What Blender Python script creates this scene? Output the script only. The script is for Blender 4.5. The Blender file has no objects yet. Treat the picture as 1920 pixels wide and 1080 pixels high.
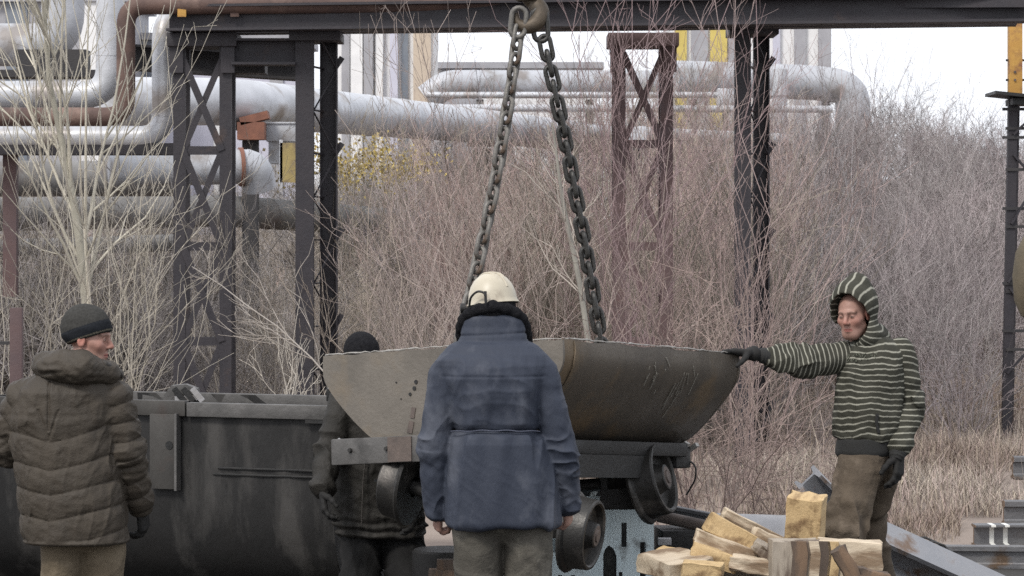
import bpy, bmesh, math, random
import numpy as np
from mathutils import Vector, Matrix
from mathutils.geometry import tessellate_polygon

# ------------------------------------------------------------ camera, world, sun, exposure
S = bpy.context.scene
COL = S.collection
F, CAM_H, HOR = 5364.0, 2.0, 450.0        # focal length in photo pixels, eye height, horizon row
cam = bpy.data.cameras.new("camera")
cam.sensor_width = 36.0
cam.lens = 36.0 * F / 1920.0
cam.shift_y = -(540.0 - HOR) / 1920.0
cam.clip_start, cam.clip_end = 0.5, 900.0
cam.dof.use_dof = True
cam.dof.focus_distance = 13.2
cam.dof.aperture_fstop = 20.0
cam_o = bpy.data.objects.new("camera", cam)
cam_o.location = (0, 0, CAM_H)
cam_o.rotation_euler = (math.radians(90), 0, 0)
COL.objects.link(cam_o)
S.camera = cam_o

SUN_EL, SUN_AZ = math.radians(48), math.radians(215)     # high thin overcast, light from behind left
W = bpy.data.worlds.new("World")
S.world = W
W.use_nodes = True
nt = W.node_tree
bg = nt.nodes["Background"]
sky = nt.nodes.new("ShaderNodeTexSky")
sky.sky_type = 'NISHITA'
sky.sun_disc = False
sky.sun_elevation = SUN_EL
sky.sun_rotation = SUN_AZ
sky.dust_density = 4.0
mx = nt.nodes.new("ShaderNodeMix")
mx.data_type = 'RGBA'
mx.inputs[0].default_value = 0.86                        # cloud cover whitens the clear sky
nt.links.new(sky.outputs[0], mx.inputs[6])
mx.inputs[7].default_value = (9.4, 9.65, 10.25, 1)
nt.links.new(mx.outputs[2], bg.inputs[0])
bg.inputs[1].default_value = 0.08
sl = bpy.data.lights.new("sun", 'SUN')
sl.energy = 1.5
sl.angle = math.radians(14)
sl.color = (1.0, 0.96, 0.9)
so = bpy.data.objects.new("sun", sl)
dsun = Vector((math.sin(SUN_AZ) * math.cos(SUN_EL), math.cos(SUN_AZ) * math.cos(SUN_EL), math.sin(SUN_EL)))
so.rotation_euler = dsun.to_track_quat('Z', 'Y').to_euler()
so.location = (0, 0, 30)
COL.objects.link(so)
S.view_settings.view_transform = 'Standard'
S.view_settings.look = 'None'
S.view_settings.exposure = 0.80
S.view_settings.gamma = 1.0
S.render.engine = 'CYCLES'
S.cycles.max_bounces = 6
S.cycles.diffuse_bounces = 2
S.cycles.glossy_bounces = 2
S.cycles.volume_bounces = 0
S.cycles.use_denoising = False

# ------------------------------------------------------------ helpers
def P(px, py, Y):
    """point at distance Y seen at photo pixel (px, py)"""
    return Vector(((px - 960) / F * Y, Y, CAM_H - (py - HOR) / F * Y))

def tag(o, label=None, cat=None, group=None, kind=None):
    if label: o['label'] = label
    if cat: o['category'] = cat
    if group: o['group'] = group
    if kind: o['kind'] = kind
    return o

def thing(name, loc, label, cat, group=None):
    o = bpy.data.objects.new(name, None)
    o.empty_display_size = 0.1
    o.location = loc
    COL.objects.link(o)
    return tag(o, label, cat, group)

def link(name, me, mat, parent=None, origin=None):
    o = bpy.data.objects.new(name, me)
    me.materials.append(mat)
    if parent is not None:
        o.parent = parent
    elif origin is not None:
        o.location = origin
    COL.objects.link(o)
    return o

def wloc(o):
    v = Vector((0, 0, 0))
    while o is not None:
        v = v + o.location
        o = o.parent
    return v

def np_mesh(name, V, quads=None, tris=None, smooth=True):
    me = bpy.data.meshes.new(name)
    V = np.asarray(V, np.float32)
    nq = 0 if quads is None else len(quads)
    ntr = 0 if tris is None else len(tris)
    me.vertices.add(len(V))
    me.vertices.foreach_set("co", V.ravel())
    idx = []
    if nq: idx.append(np.asarray(quads, np.int32).ravel())
    if ntr: idx.append(np.asarray(tris, np.int32).ravel())
    idx = np.concatenate(idx)
    me.loops.add(len(idx))
    me.loops.foreach_set("vertex_index", idx)
    me.polygons.add(nq + ntr)
    ls = np.concatenate([np.arange(nq) * 4, nq * 4 + np.arange(ntr) * 3]).astype(np.int32)
    me.polygons.foreach_set("loop_start", ls)
    me.polygons.foreach_set("use_smooth", np.full(nq + ntr, smooth))
    me.update(calc_edges=True)
    return me

def set_col(me, C, name="Col"):
    a = me.color_attributes.new(name, 'FLOAT_COLOR', 'POINT')
    C = np.asarray(C, np.float32)
    if C.shape[1] == 3:
        C = np.concatenate([C, np.ones((len(C), 1), np.float32)], 1)
    a.data.foreach_set("color", C.ravel())

def set_val(me, v, name):
    a = me.attributes.new(name, 'FLOAT', 'POINT')
    a.data.foreach_set("value", np.asarray(v, np.float32))

def frame(z, up=Vector((0, 0, 1))):
    """3x3 matrix whose local Z is z"""
    z = Vector(z).normalized()
    x = up.cross(z)
    if x.length < 1e-4: x = Vector((1, 0, 0))
    x.normalize()
    y = z.cross(x)
    return Matrix((x, y, z)).transposed()

def fillet(pts, r, n=6):
    pts = [Vector(p) for p in pts]
    out = [pts[0]]
    for i in range(1, len(pts) - 1):
        a, b, c = pts[i - 1], pts[i], pts[i + 1]
        d1, d2 = (a - b), (c - b)
        rr = min(r, d1.length * .49, d2.length * .49)
        p1, p2 = b + d1.normalized() * rr, b + d2.normalized() * rr
        for k in range(n + 1):
            t = k / n
            out.append(p1 * (1 - t) ** 2 + b * 2 * t * (1 - t) + p2 * t * t)
    out.append(pts[-1])
    return out

class MB:
    """collects shapes in world space, links them as one mesh"""
    def __init__(s):
        s.bm = bmesh.new()
    def box(s, c, size, R=None, bev=0.0, taper=None):
        bm = bmesh.new()
        bmesh.ops.create_cube(bm, size=1.0)
        for v in bm.verts:
            v.co = Vector((v.co.x * size[0], v.co.y * size[1], v.co.z * size[2]))
            if taper and v.co.z > 0:
                v.co.x *= taper; v.co.y *= taper
        if bev > 0:
            bmesh.ops.bevel(bm, geom=bm.edges[:], offset=bev, segments=2, affect='EDGES', profile=.6)
        M = Matrix.Translation(c) @ (R.to_4x4() if R is not None else Matrix.Identity(4))
        s._join(bm, M)
        return s
    def bar(s, a, b, w, h=None, bev=0.0, up=Vector((0, 0, 1))):
        a, b = Vector(a), Vector(b)
        h = h or w
        return s.box((a + b) / 2, (w, h, (b - a).length), frame(b - a, up), bev)
    def _join(s, bm, M):
        bm.transform(M)
        off = {}
        for v in bm.verts: off[v] = s.bm.verts.new(v.co)
        for f in bm.faces:
            try: s.bm.faces.new([off[v] for v in f.verts])
            except ValueError: pass
        bm.free()
    def prism(s, prof, a, b, up=Vector((0, 0, 1)), bev=0):
        """profile (x, y) swept from a to b, y follows up"""
        a, b = Vector(a), Vector(b)
        z = (b - a).normalized()
        x = up.cross(z).normalized() if up.cross(z).length > 1e-4 else Vector((1, 0, 0))
        y = z.cross(x)
        r0 = [s.bm.verts.new(a + x * p[0] + y * p[1]) for p in prof]
        r1 = [s.bm.verts.new(b + x * p[0] + y * p[1]) for p in prof]
        n = len(prof)
        for i in range(n):
            s.bm.faces.new((r0[i], r0[(i + 1) % n], r1[(i + 1) % n], r1[i]))
        for ring in (r0, r1):
            vs = [Vector((p[0], p[1], 0)) for p in prof]
            for t in tessellate_polygon([vs]):
                try: s.bm.faces.new([ring[k] for k in t])
                except ValueError: pass
        return s
    def tube(s, pts, r, n=14, cap=True, closed=False):
        pts = [Vector(p) for p in pts]
        N = len(pts)
        rs = r if isinstance(r, (list, tuple)) else [r] * N
        T = []
        for i in range(N):
            a = pts[(i - 1) % N] if (closed or i > 0) else pts[i]
            b = pts[(i + 1) % N] if (closed or i < N - 1) else pts[i]
            T.append((b - a).normalized())
        x = T[0].orthogonal().normalized()
        rings = []
        for i in range(N):
            x = (x - T[i] * x.dot(T[i])).normalized()
            y = T[i].cross(x)
            rings.append([s.bm.verts.new(pts[i] + (x * math.cos(2 * math.pi * k / n) + y * math.sin(2 * math.pi * k / n)) * rs[i]) for k in range(n)])
        for i in range(N if closed else N - 1):
            A, B = rings[i], rings[(i + 1) % N]
            for k in range(n):
                s.bm.faces.new((A[k], A[(k + 1) % n], B[(k + 1) % n], B[k]))
        if cap and not closed:
            s.bm.faces.new(rings[0][::-1]); s.bm.faces.new(rings[-1])
        return s
    def lathe(s, prof, c, axis, n=40):
        """profile (along axis, radius) spun round axis through c"""
        R = frame(axis)
        c = Vector(c)
        rings = []
        for (h, r) in prof:
            if r < 1e-5:
                rings.append([s.bm.verts.new(c + R @ Vector((0, 0, h)))])
            else:
                rings.append([s.bm.verts.new(c + R @ Vector((r * math.cos(2 * math.pi * k / n), r * math.sin(2 * math.pi * k / n), h))) for k in range(n)])
        for A, B in zip(rings, rings[1:]):
            for k in range(n):
                k2 = (k + 1) % n
                if len(A) == 1 and len(B) == 1: continue
                if len(A) == 1: s.bm.faces.new((A[0], B[k2], B[k]))
                elif len(B) == 1: s.bm.faces.new((A[k], A[k2], B[0]))
                else: s.bm.faces.new((A[k], A[k2], B[k2], B[k]))
        return s
    def plate(s, outer, holes, R, c, th):
        """flat plate with cut-outs; loops in local (x, y), thickness along local z"""
        loops = [[Vector((p[0], p[1], 0)) for p in L] for L in [outer] + list(holes)]
        flat = [p for L in loops for p in L]
        tri = tessellate_polygon(loops)
        M = Matrix.Translation(c) @ R.to_4x4()
        f = [s.bm.verts.new(M @ Vector((p.x, p.y, th / 2))) for p in flat]
        b = [s.bm.verts.new(M @ Vector((p.x, p.y, -th / 2))) for p in flat]
        for t in tri:
            s.bm.faces.new([f[i] for i in t]); s.bm.faces.new([b[i] for i in t[::-1]])
        k = 0
        for L in loops:
            n = len(L)
            for i in range(n):
                j = (i + 1) % n
                s.bm.faces.new((f[k + i], f[k + j], b[k + j], b[k + i]))
            k += n
        return s
    def quad(s, *ps):
        s.bm.faces.new([s.bm.verts.new(p) for p in ps]); return s
    def jitter(s, amp, seed=0):
        r = random.Random(seed)
        for v in s.bm.verts:
            v.co += Vector((r.uniform(-amp, amp), r.uniform(-amp, amp), r.uniform(-amp, amp)))
        return s
    def build(s, name, mat, parent=None, origin=None, smooth=True, angle=35):
        bm = s.bm
        off = wloc(parent) if parent is not None else Vector(origin or (0, 0, 0))
        bmesh.ops.translate(bm, verts=bm.verts, vec=-off)
        bmesh.ops.recalc_face_normals(bm, faces=bm.faces)
        me = bpy.data.meshes.new(name)
        bm.to_mesh(me); bm.free()
        if smooth:
            me.shade_smooth()
            me.set_sharp_from_angle(angle=math.radians(angle))
        return link(name, me, mat, parent, None if parent is not None else off)

# ------------------------------------------------------------ materials
def mat(name, c1, c2=None, scale=6.0, rough=.7, metal=0.0, bump=0.0, bscale=40.0, stretch=(1, 1, 1),
        c3=None, t3=.62, s3=2.2, st3=(1, 1, 1), vcol=False, detail=6, spec=.5, bdist=.01, edge=.12):
    m = bpy.data.materials.new(name)
    m.use_nodes = True
    n, l = m.node_tree.nodes, m.node_tree.links
    b = n["Principled BSDF"]
    b.inputs["Roughness"].default_value = rough
    b.inputs["Metallic"].default_value = metal
    b.inputs["Specular IOR Level"].default_value = spec
    tc = n.new("ShaderNodeTexCoord")
    def noise(sc, st, det=detail, rgh=.6):
        mp = n.new("ShaderNodeMapping"); mp.inputs["Scale"].default_value = st
        l.new(tc.outputs["Object"], mp.inputs[0])
        t = n.new("ShaderNodeTexNoise"); t.inputs["Scale"].default_value = sc
        t.inputs["Detail"].default_value = det; t.inputs["Roughness"].default_value = rgh
        l.new(mp.outputs[0], t.inputs[0])
        return t.outputs[0]
    def mix(fac, a, bb, mode='MIX'):
        x = n.new("ShaderNodeMix"); x.data_type = 'RGBA'; x.blend_type = mode
        for s_, v in ((0, fac), (6, a), (7, bb)):
            if isinstance(v, (tuple, float, int)):
                x.inputs[s_].default_value = (v if s_ == 0 else (*v, 1))
            else: l.new(v, x.inputs[s_])
        return x.outputs[2]
    def ramp(v, lo, hi):
        r = n.new("ShaderNodeMapRange"); r.inputs[1].default_value = lo; r.inputs[2].default_value = hi
        r.clamp = True
        l.new(v, r.inputs[0]); return r.outputs[0]
    col = c1
    if c2 is not None:
        nz = noise(scale, stretch)
        col = mix(ramp(nz, .34, .66), c1, c2)
        rr = n.new("ShaderNodeMapRange"); rr.inputs[1].default_value = .3; rr.inputs[2].default_value = .7
        rr.inputs[3].default_value = max(.05, rough - edge); rr.inputs[4].default_value = min(1, rough + edge)
        l.new(nz, rr.inputs[0]); l.new(rr.outputs[0], b.inputs["Roughness"])
    if c3 is not None:
        col = mix(ramp(noise(s3, st3), t3 - .05, t3 + .07), col, c3)
    if vcol:
        at = n.new("ShaderNodeAttribute"); at.attribute_name = "Col"
        col = at.outputs[0] if (c2 is None and c3 is None) else mix(1.0, at.outputs[0], col, 'MULTIPLY')
    if isinstance(col, tuple): b.inputs["Base Color"].default_value = (*col, 1)
    else: l.new(col, b.inputs["Base Color"])
    if bump > 0:
        bp = n.new("ShaderNodeBump"); bp.inputs["Strength"].default_value = bump
        bp.inputs["Distance"].default_value = bdist
        l.new(noise(bscale, stretch, 5, .65), bp.inputs["Height"])
        l.new(bp.outputs[0], b.inputs["Normal"])
    return m

M = {}
M['gantry'] = mat("painted_gantry_steel", (.018, .016, .021), (.030, .026, .031), 5, .6, 0, .3, 30, c3=(.060, .040, .034), t3=.66, s3=3)
M['gantry_red'] = mat("red_oxide_steel", (.075, .048, .050), (.105, .065, .062), 5, .7, 0, .3, 30)
M['rust_pipe'] = mat("rusty_pipe", (.120, .070, .054), (.070, .045, .040), 3, .75, 0, .35, 40, c3=(.20, .135, .11), t3=.6, s3=1.6)
M['clad'] = mat("silver_cladding", (.56, .57, .60), (.43, .44, .46), 2.5, .42, .25, .25, 5, c3=(.28, .25, .23), t3=.60, s3=1.8, bdist=.03)
M['clad_dull'] = mat("dull_cladding", (.46, .47, .50), (.36, .37, .39), 2.5, .6, .15, .25, 5, c3=(.24, .22, .21), t3=.60, s3=1.7, bdist=.03)
M['clad_dirty'] = mat("dirty_cladding", (.20, .195, .19), (.12, .115, .11), 2.5, .7, .1, .3, 8, c3=(.12, .10, .09), t3=.58, s3=1.5)
M['yellow'] = mat("worn_yellow_paint", (.50, .29, .07), (.42, .22, .05), 7, .6, 0, .25, 40, c3=(.22, .10, .05), t3=.57, s3=5)
M['dark'] = mat("dark_steel", (.028, .027, .030), (.045, .042, .042), 6, .6, .2, .3, 40)
M['brick'] = mat("red_brown_saddle", (.22, .09, .055), (.15, .07, .05), 6, .8, 0, .3, 30)
M['rail'] = mat("rolled_rail_steel", (.115, .115, .122), (.17, .168, .17), 5, .5, .45, .3, 50, stretch=(1, 1, 1), c3=(.11, .075, .05), t3=.62, s3=4)
M['rail_end'] = mat("cut_rail_steel", (.18, .12, .08), (.12, .09, .07), 9, .7, .2, .3, 60)
M['tub_end'] = mat("worn_end_plate_steel", (.155, .137, .115), (.105, .094, .080), 3.5, .62, .1, .35, 35, c3=(.16, .13, .095), t3=.58, s3=2.2)
M['tub_side'] = mat("oily_tub_steel", (.125, .107, .086), (.076, .066, .055), 3.0, .48, .25, .35, 30, stretch=(1, 1, .45), c3=(.15, .112, .072), t3=.57, s3=2.6, st3=(1, 1, .6))
M['torn'] = mat("bright_cut_edge", (.40, .385, .36), (.25, .235, .21), 30, .5, .3, .4, 80)
M['car'] = mat("sooty_mine_car_steel", (.017, .016, .0155), (.007, .0068, .0068), 2.6, .62, .1, .4, 30, stretch=(1, 1, .35), c3=(.050, .047, .044), t3=.57, s3=3.4, st3=(1, 1, .22))
M['car_light'] = mat("pale_worn_plate", (.055, .051, .046), (.033, .031, .029), 5, .65, .1, .4, 30, stretch=(1, 1, .4), c3=(.05, .04, .035), t3=.60, s3=4)
M['car_rim'] = mat("dented_grey_rim", (.12, .115, .11), (.07, .068, .066), 6, .6, .2, .35, 30, c3=(.05, .048, .046), t3=.62, s3=5)
M['wheel'] = mat("greasy_wheel_iron", (.040, .038, .035), (.024, .023, .022), 6, .45, .4, .3, 40, c3=(.11, .10, .09), t3=.6, s3=4)
M['hub'] = mat("rusty_hub", (.13, .10, .085), (.08, .065, .058), 10, .7, .1, .3, 50)
M['black'] = mat("greasy_black_iron", (.012, .012, .012), (.022, .021, .020), 8, .55, .1, .3, 40)
M['blue'] = mat("pale_blue_paint", (.60, .72, .76), (.68, .78, .80), 5, .5, 0, .15, 30, c3=(.14, .14, .13), t3=.62, s3=6)
M['whitep'] = mat("white_paint", (.7, .7, .66), (.6, .6, .57), 8, .6)
M['chain_grey'] = mat("grey_chain_iron", (.165, .155, .140), (.11, .104, .096), 20, .55, .35, .3, 60, c3=(.10, .07, .05), t3=.62, s3=14)
M['chain_dark'] = mat("oiled_dark_chain", (.030, .029, .027), (.048, .046, .042), 20, .45, .35, .3, 60)
M['hook'] = mat("brown_hook_iron", (.095, .072, .048), (.055, .044, .033), 12, .6, .3, .3, 50)
M['ground'] = mat("trodden_dirt", (.026, .024, .022), (.045, .041, .037), 1.6, .95, 0, .8, 12, c3=(.018, .017, .016), t3=.6, s3=.7)
M['hill'] = mat("leaf_litter", (.20, .165, .142), (.27, .225, .195), .8, 1, 0, .8, 6, c3=(.12, .10, .092), t3=.55, s3=.25, spec=.1)
M['twig'] = mat("bare_twigs", (1, 1, 1), None, rough=.8, vcol=True, spec=.2)
M['bark_grey'] = mat("grey_bark", (.25, .235, .20), (.18, .17, .15), 9, .85, 0, .4, 40, stretch=(1, 1, .4))
M['bark'] = mat("pale_poplar_bark", (.36, .34, .28), (.27, .255, .21), 9, .85, 0, .4, 40, stretch=(1, 1, .4), c3=(.16, .15, .13), t3=.64, s3=14)
M['sheet'] = mat("galvanised_sheet", (.44, .43, .43), (.34, .335, .34), 4, .5, .25, .2, 20, c3=(.25, .23, .21), t3=.62, s3=4)
M['canvas'] = mat("olive_canvas", (.115, .092, .058), (.085, .07, .048), 12, .85, 0, .4, 50)
def wood(name, a, b, c, st):
    return mat(name, a, b, 16, .8, 0, .5, 40, stretch=st, c3=c, t3=.55, s3=8, st3=st)
M['beam_grey'] = mat("scuffed_grey_beam", (.20, .205, .22), (.27, .27, .28), 5, .5, .3, .3, 40, c3=(.15, .10, .07), t3=.60, s3=5)
M['wood_yellow'] = wood("sawn_yellow_wood", (.53, .385, .205), (.42, .295, .15), (.18, .11, .055), (1, .25, 1))
M['wood_pale'] = wood("pale_split_wood", (.58, .49, .37), (.47, .385, .28), (.22, .155, .10), (.3, 1, 1))
M['wood_grey'] = wood("weathered_wood", (.36, .31, .25), (.25, .21, .165), (.12, .09, .07), (1, 1, .25))
M['wood_dark'] = wood("dark_bark_wood", (.095, .068, .050), (.058, .044, .036), (.17, .11, .07), (1, 1, .3))
M['skin'] = mat("weathered_skin", (1, 1, 1), (.9, .88, .88), 30, .5, 0, .15, 160, vcol=True, bdist=.003, spec=.3)
M['cloth_v'] = mat("knitted_cap", (1, 1, 1), (.72, .72, .72), 90, .95, 0, .5, 220, vcol=True, bdist=.003, spec=.15)
M['puffer'] = mat("brown_grey_nylon", (.042, .0345, .0265), (.057, .047, .036), 9, .62, 0, .55, 45, bdist=.010, spec=.25, c3=(.048, .040, .031), t3=.6, s3=4)
M['puffer_dark'] = mat("dark_brown_nylon", (.035, .031, .028), (.047, .042, .037), 9, .6, 0, .5, 34, bdist=.01, spec=.35)
M['bluejk'] = mat("worn_blue_cotton", (.027, .0325, .048), (.039, .046, .065), 3.2, .68, 0, .45, 13, bdist=.016, spec=.25, stretch=(1, 1, .5), c3=(.068, .075, .095), t3=.57, s3=4.5, st3=(1, 1, .6))  # paler patches: worn cloth, plus fold highlights put into the colour
M['bluejk2'] = mat("pale_blue_seam", (.075, .083, .115), (.055, .062, .09), 8, .85, 0, .4, 60)
M['blackfur'] = mat("black_pile", (.010, .010, .012), (.020, .020, .022), 60, 1, 0, 1, 150, bdist=.01, spec=.1)
M['helmet'] = mat("cream_hard_hat", (.48, .435, .34), (.40, .36, .28), 5, .40, 0, .06, 30, c3=(.30, .26, .20), t3=.62, s3=9)
M['trous_grey'] = mat("grey_green_trousers", (.088, .081, .068), (.058, .054, .046), 6, .9, 0, .7, 30, bdist=.012, c3=(.155, .143, .12), t3=.58, s3=4, spec=.2)
M['trous_tan'] = mat("tan_work_trousers", (.155, .123, .084), (.105, .084, .058), 6, .9, 0, .7, 30, bdist=.012, c3=(.19, .155, .11), t3=.60, s3=4, spec=.2)
M['trous_brown'] = mat("muddy_brown_trousers", (.112, .088, .064), (.052, .041, .031), 4, .9, 0, .7, 30, bdist=.012, c3=(.165, .132, .10), t3=.57, s3=4, spec=.2)
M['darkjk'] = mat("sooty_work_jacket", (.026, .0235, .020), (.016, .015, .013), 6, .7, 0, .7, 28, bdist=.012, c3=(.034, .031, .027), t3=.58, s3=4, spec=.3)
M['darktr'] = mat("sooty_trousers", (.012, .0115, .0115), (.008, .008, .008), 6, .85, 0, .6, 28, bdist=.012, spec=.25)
M['glove'] = mat("black_work_glove", (.012, .012, .012), (.022, .021, .020), 30, .8, 0, .4, 90, bdist=.004, spec=.3)
M['boot'] = mat("black_boot", (.02, .018, .016), (.03, .027, .024), 20, .6)
M['darkrib'] = mat("black_ribbed_hem", (.014, .014, .014), (.022, .022, .021), 60, .95, 0, .5, 160, bdist=.003)
def stripe_mat():
    m = mat("striped_knit", (.037, .037, .029), (.053, .052, .042), 14, .95, 0, .5, 60, bdist=.008, spec=.15)
    n, l = m.node_tree.nodes, m.node_tree.links
    b = n["Principled BSDF"]
    src = b.inputs["Base Color"].links[0].from_socket
    at = n.new("ShaderNodeAttribute"); at.attribute_name = "stripe"
    tc = n.new("ShaderNodeTexCoord")
    nz = n.new("ShaderNodeTexNoise"); nz.inputs["Scale"].default_value = 60
    l.new(tc.outputs["Object"], nz.inputs[0])
    ad = n.new("ShaderNodeMath"); ad.operation = 'MULTIPLY_ADD'
    l.new(nz.outputs[0], ad.inputs[0]); ad.inputs[1].default_value = .16
    l.new(at.outputs[2], ad.inputs[2])
    fr = n.new("ShaderNodeMath"); fr.operation = 'FRACT'; l.new(ad.outputs[0], fr.inputs[0])
    pp = n.new("ShaderNodeMath"); pp.operation = 'PINGPONG'; pp.inputs[1].default_value = .5
    l.new(fr.outputs[0], pp.inputs[0])
    mr = n.new("ShaderNodeMapRange"); mr.inputs[1].default_value = .16; mr.inputs[2].default_value = .06
    l.new(pp.outputs[0], mr.inputs[0])
    x = n.new("ShaderNodeMix"); x.data_type = 'RGBA'
    l.new(mr.outputs[0], x.inputs[0]); l.new(src, x.inputs[6]); x.inputs[7].default_value = (.28, .275, .23, 1)
    l.new(x.outputs[2], b.inputs["Base Color"])
    return m
M['stripe'] = stripe_mat()
# ------------------------------------------------------------ ground and hill
def sstep(a, b, x):
    t = np.clip((x - a) / (b - a), 0, 1)
    return t * t * (3 - 2 * t)

def H(x, y):
    """height of the ground: flat yard, then a scrubby bank rising behind the pipe rack"""
    x, y = np.asarray(x, float), np.asarray(y, float)
    s = x / np.maximum(y, 1) * 58
    top = 2.05 + .5 * sstep(-1, 4, s) + .75 * sstep(4.5, 7.6, s) - .85 * sstep(8.0, 11.5, s)
    h = sstep(24, 60, y) * top
    bumps = .12 * np.sin(x * .9 + y * .35) * np.sin(y * .5 - x * .3) + .05 * np.sin(x * 2.3 + 1) * np.sin(y * 1.9)
    return h + bumps * sstep(24, 30, y)

def grid_ground(name, x0, x1, y0, y1, nx, ny, mtl, dz=0.0, curve=None):
    xs = np.linspace(x0, x1, nx); ys = np.linspace(y0, y1, ny)
    if curve: ys = y0 + (y1 - y0) * np.linspace(0, 1, ny) ** curve
    X, Y = np.meshgrid(xs, ys)
    Z = H(X, Y) + dz
    V = np.stack([X, Y, Z], -1).reshape(-1, 3)
    i = np.arange(ny - 1)[:, None] * nx + np.arange(nx - 1)[None]
    q = np.stack([i, i + 1, i + nx + 1, i + nx], -1).reshape(-1, 4)
    o = link(name, np_mesh(name, V, q), mtl)
    return tag(o, kind='structure')
tag(grid_ground("hill", -300, 300, 17.55, 800, 240, 310, M['hill'], curve=2.6), kind='structure')
yard = grid_ground("ground", -60, 60, -20, 17.6, 60, 50, M['ground'], dz=.004)

# ------------------------------------------------------------ bare twigs as bundles of thin tubes
def twig_mesh(pts, rad, sides=3):
    """pts (N,K,3), rad (N,K) -> verts, quads"""
    N, K, _ = pts.shape
    T = np.gradient(pts, axis=1)
    T /= np.linalg.norm(T, axis=2, keepdims=True) + 1e-9
    ref = np.tile(np.array([.31, .93, .2]), (N, K, 1))
    X = np.cross(T, ref); X /= np.linalg.norm(X, axis=2, keepdims=True) + 1e-9
    Yv = np.cross(T, X)
    a = np.arange(sides) * 2 * np.pi / sides
    V = pts[:, :, None] + rad[:, :, None, None] * (X[:, :, None] * np.cos(a)[None, None, :, None] + Yv[:, :, None] * np.sin(a)[None, None, :, None])
    b = (np.arange(N)[:, None, None] * K + np.arange(K - 1)[None, :, None]) * sides
    k = np.arange(sides)[None, None]; k2 = (k + 1) % sides
    q = np.stack([b + k, b + k2, b + sides + k2, b + sides + k], -1).reshape(-1, 4)
    return V.reshape(-1, 3), q

def grow(rs, base, dirs, length, r0, r1, K=5, wob=.12, lift=.25):
    """vectorised wobbly branches; base (N,3) dirs (N,3) length (N,)"""
    N = len(base)
    t = np.linspace(0, 1, K)
    d = dirs / np.linalg.norm(dirs, axis=1, keepdims=True)
    w = rs.normal(size=(N, K, 3)) * wob
    w[:, 0] = 0
    w = np.cumsum(w, 1) / np.sqrt(K)
    p = base[:, None] + (d[:, None] * t[None, :, None] + w * t[None, :, None] + np.array([0, 0, 1.])[None, None] * lift * (t ** 2)[None, :, None]) * length[:, None, None]
    r = r0[:, None] * (1 - t)[None] + r1[:, None] * t[None]
    return p, r

def branch_off(rs, p, r, n, lo, hi, ang, lf, jit=.35):
    """n children per branch of p"""
    N, K, _ = p.shape
    t = rs.uniform(lo, hi, (N, n))
    f = t * (K - 1); i = np.minimum(f.astype(int), K - 2); fr = f - i
    ii = np.arange(N)[:, None]
    b = p[ii, i] * (1 - fr)[..., None] + p[ii, i + 1] * fr[..., None]
    tan = p[ii, i + 1] - p[ii, i]; tan /= np.linalg.norm(tan, axis=2, keepdims=True) + 1e-9
    rnd = rs.normal(size=tan.shape); rnd -= tan * (rnd * tan).sum(2, keepdims=True)
    rnd /= np.linalg.norm(rnd, axis=2, keepdims=True) + 1e-9
    a = ang * rs.uniform(1 - jit, 1 + jit, (N, n))[..., None]
    d = tan * np.cos(a) + rnd * np.sin(a)
    L = np.linalg.norm(p[:, -1] - p[:, 0], axis=1)[:, None] * lf * (1.15 - .75 * t) * rs.uniform(.6, 1.3, (N, n))
    rr = (r[ii, i] * .62)
    return b.reshape(-1, 3), d.reshape(-1, 3), L.reshape(-1), rr.reshape(-1)

def shrub(rs, stems, h, spread, n2=7, n3=4, r=.010, ang=.55, lf=.45, lift=.25, rmin=.0022, base_r=.12):
    """a multi-stemmed bare bush; returns list of (pts, rad) levels"""
    a = rs.uniform(0, 2 * np.pi, stems); sp = spread * np.sqrt(rs.uniform(.02, 1, stems))
    d = np.stack([np.cos(a) * sp, np.sin(a) * sp, np.ones(stems)], 1)
    b = np.stack([np.cos(a) * base_r * rs.uniform(0, 1, stems), np.sin(a) * base_r * rs.uniform(0, 1, stems), np.full(stems, -.05)], 1)
    L = h * rs.uniform(.6, 1.05, stems)
    R = r * rs.uniform(.6, 1.2, stems)
    out = []
    p, q = grow(rs, b, d, L, R, np.full(stems, rmin), 8, .17, lift)
    out.append((p, q))
    if n2:
        bb, dd, LL, RR = branch_off(rs, p, q, n2, .2, .95, ang, lf)
        p2, q2 = grow(rs, bb, dd, LL, np.maximum(RR, rmin), np.full(len(LL), rmin * .8), 6, .24, lift)
        out.append((p2, q2))
        if n3:
            bb, dd, LL, RR = branch_off(rs, p2, q2, n3, .2, .95, ang, lf * 1.05)
            p3, q3 = grow(rs, bb, dd, LL, np.maximum(RR, rmin * .9), np.full(len(LL), rmin * .7), 4, .22, lift)
            out.append((p3, q3))
    return out

def bundle(levels, rs, tint, var=.22, sides=3):
    Vs, Qs, Cs, o = [], [], [], 0
    for p, r in levels:
        V, q = twig_mesh(p, r, sides)
        Vs.append(V); Qs.append(q + o); o += len(V)
        k = (1 + var * rs.normal(size=len(p)))[:, None] * np.asarray(tint)[None]
        Cs.append(np.repeat(np.clip(k, .01, .9), p.shape[1] * sides, 0))
    return np.concatenate(Vs), np.concatenate(Qs), np.concatenate(Cs)

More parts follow.
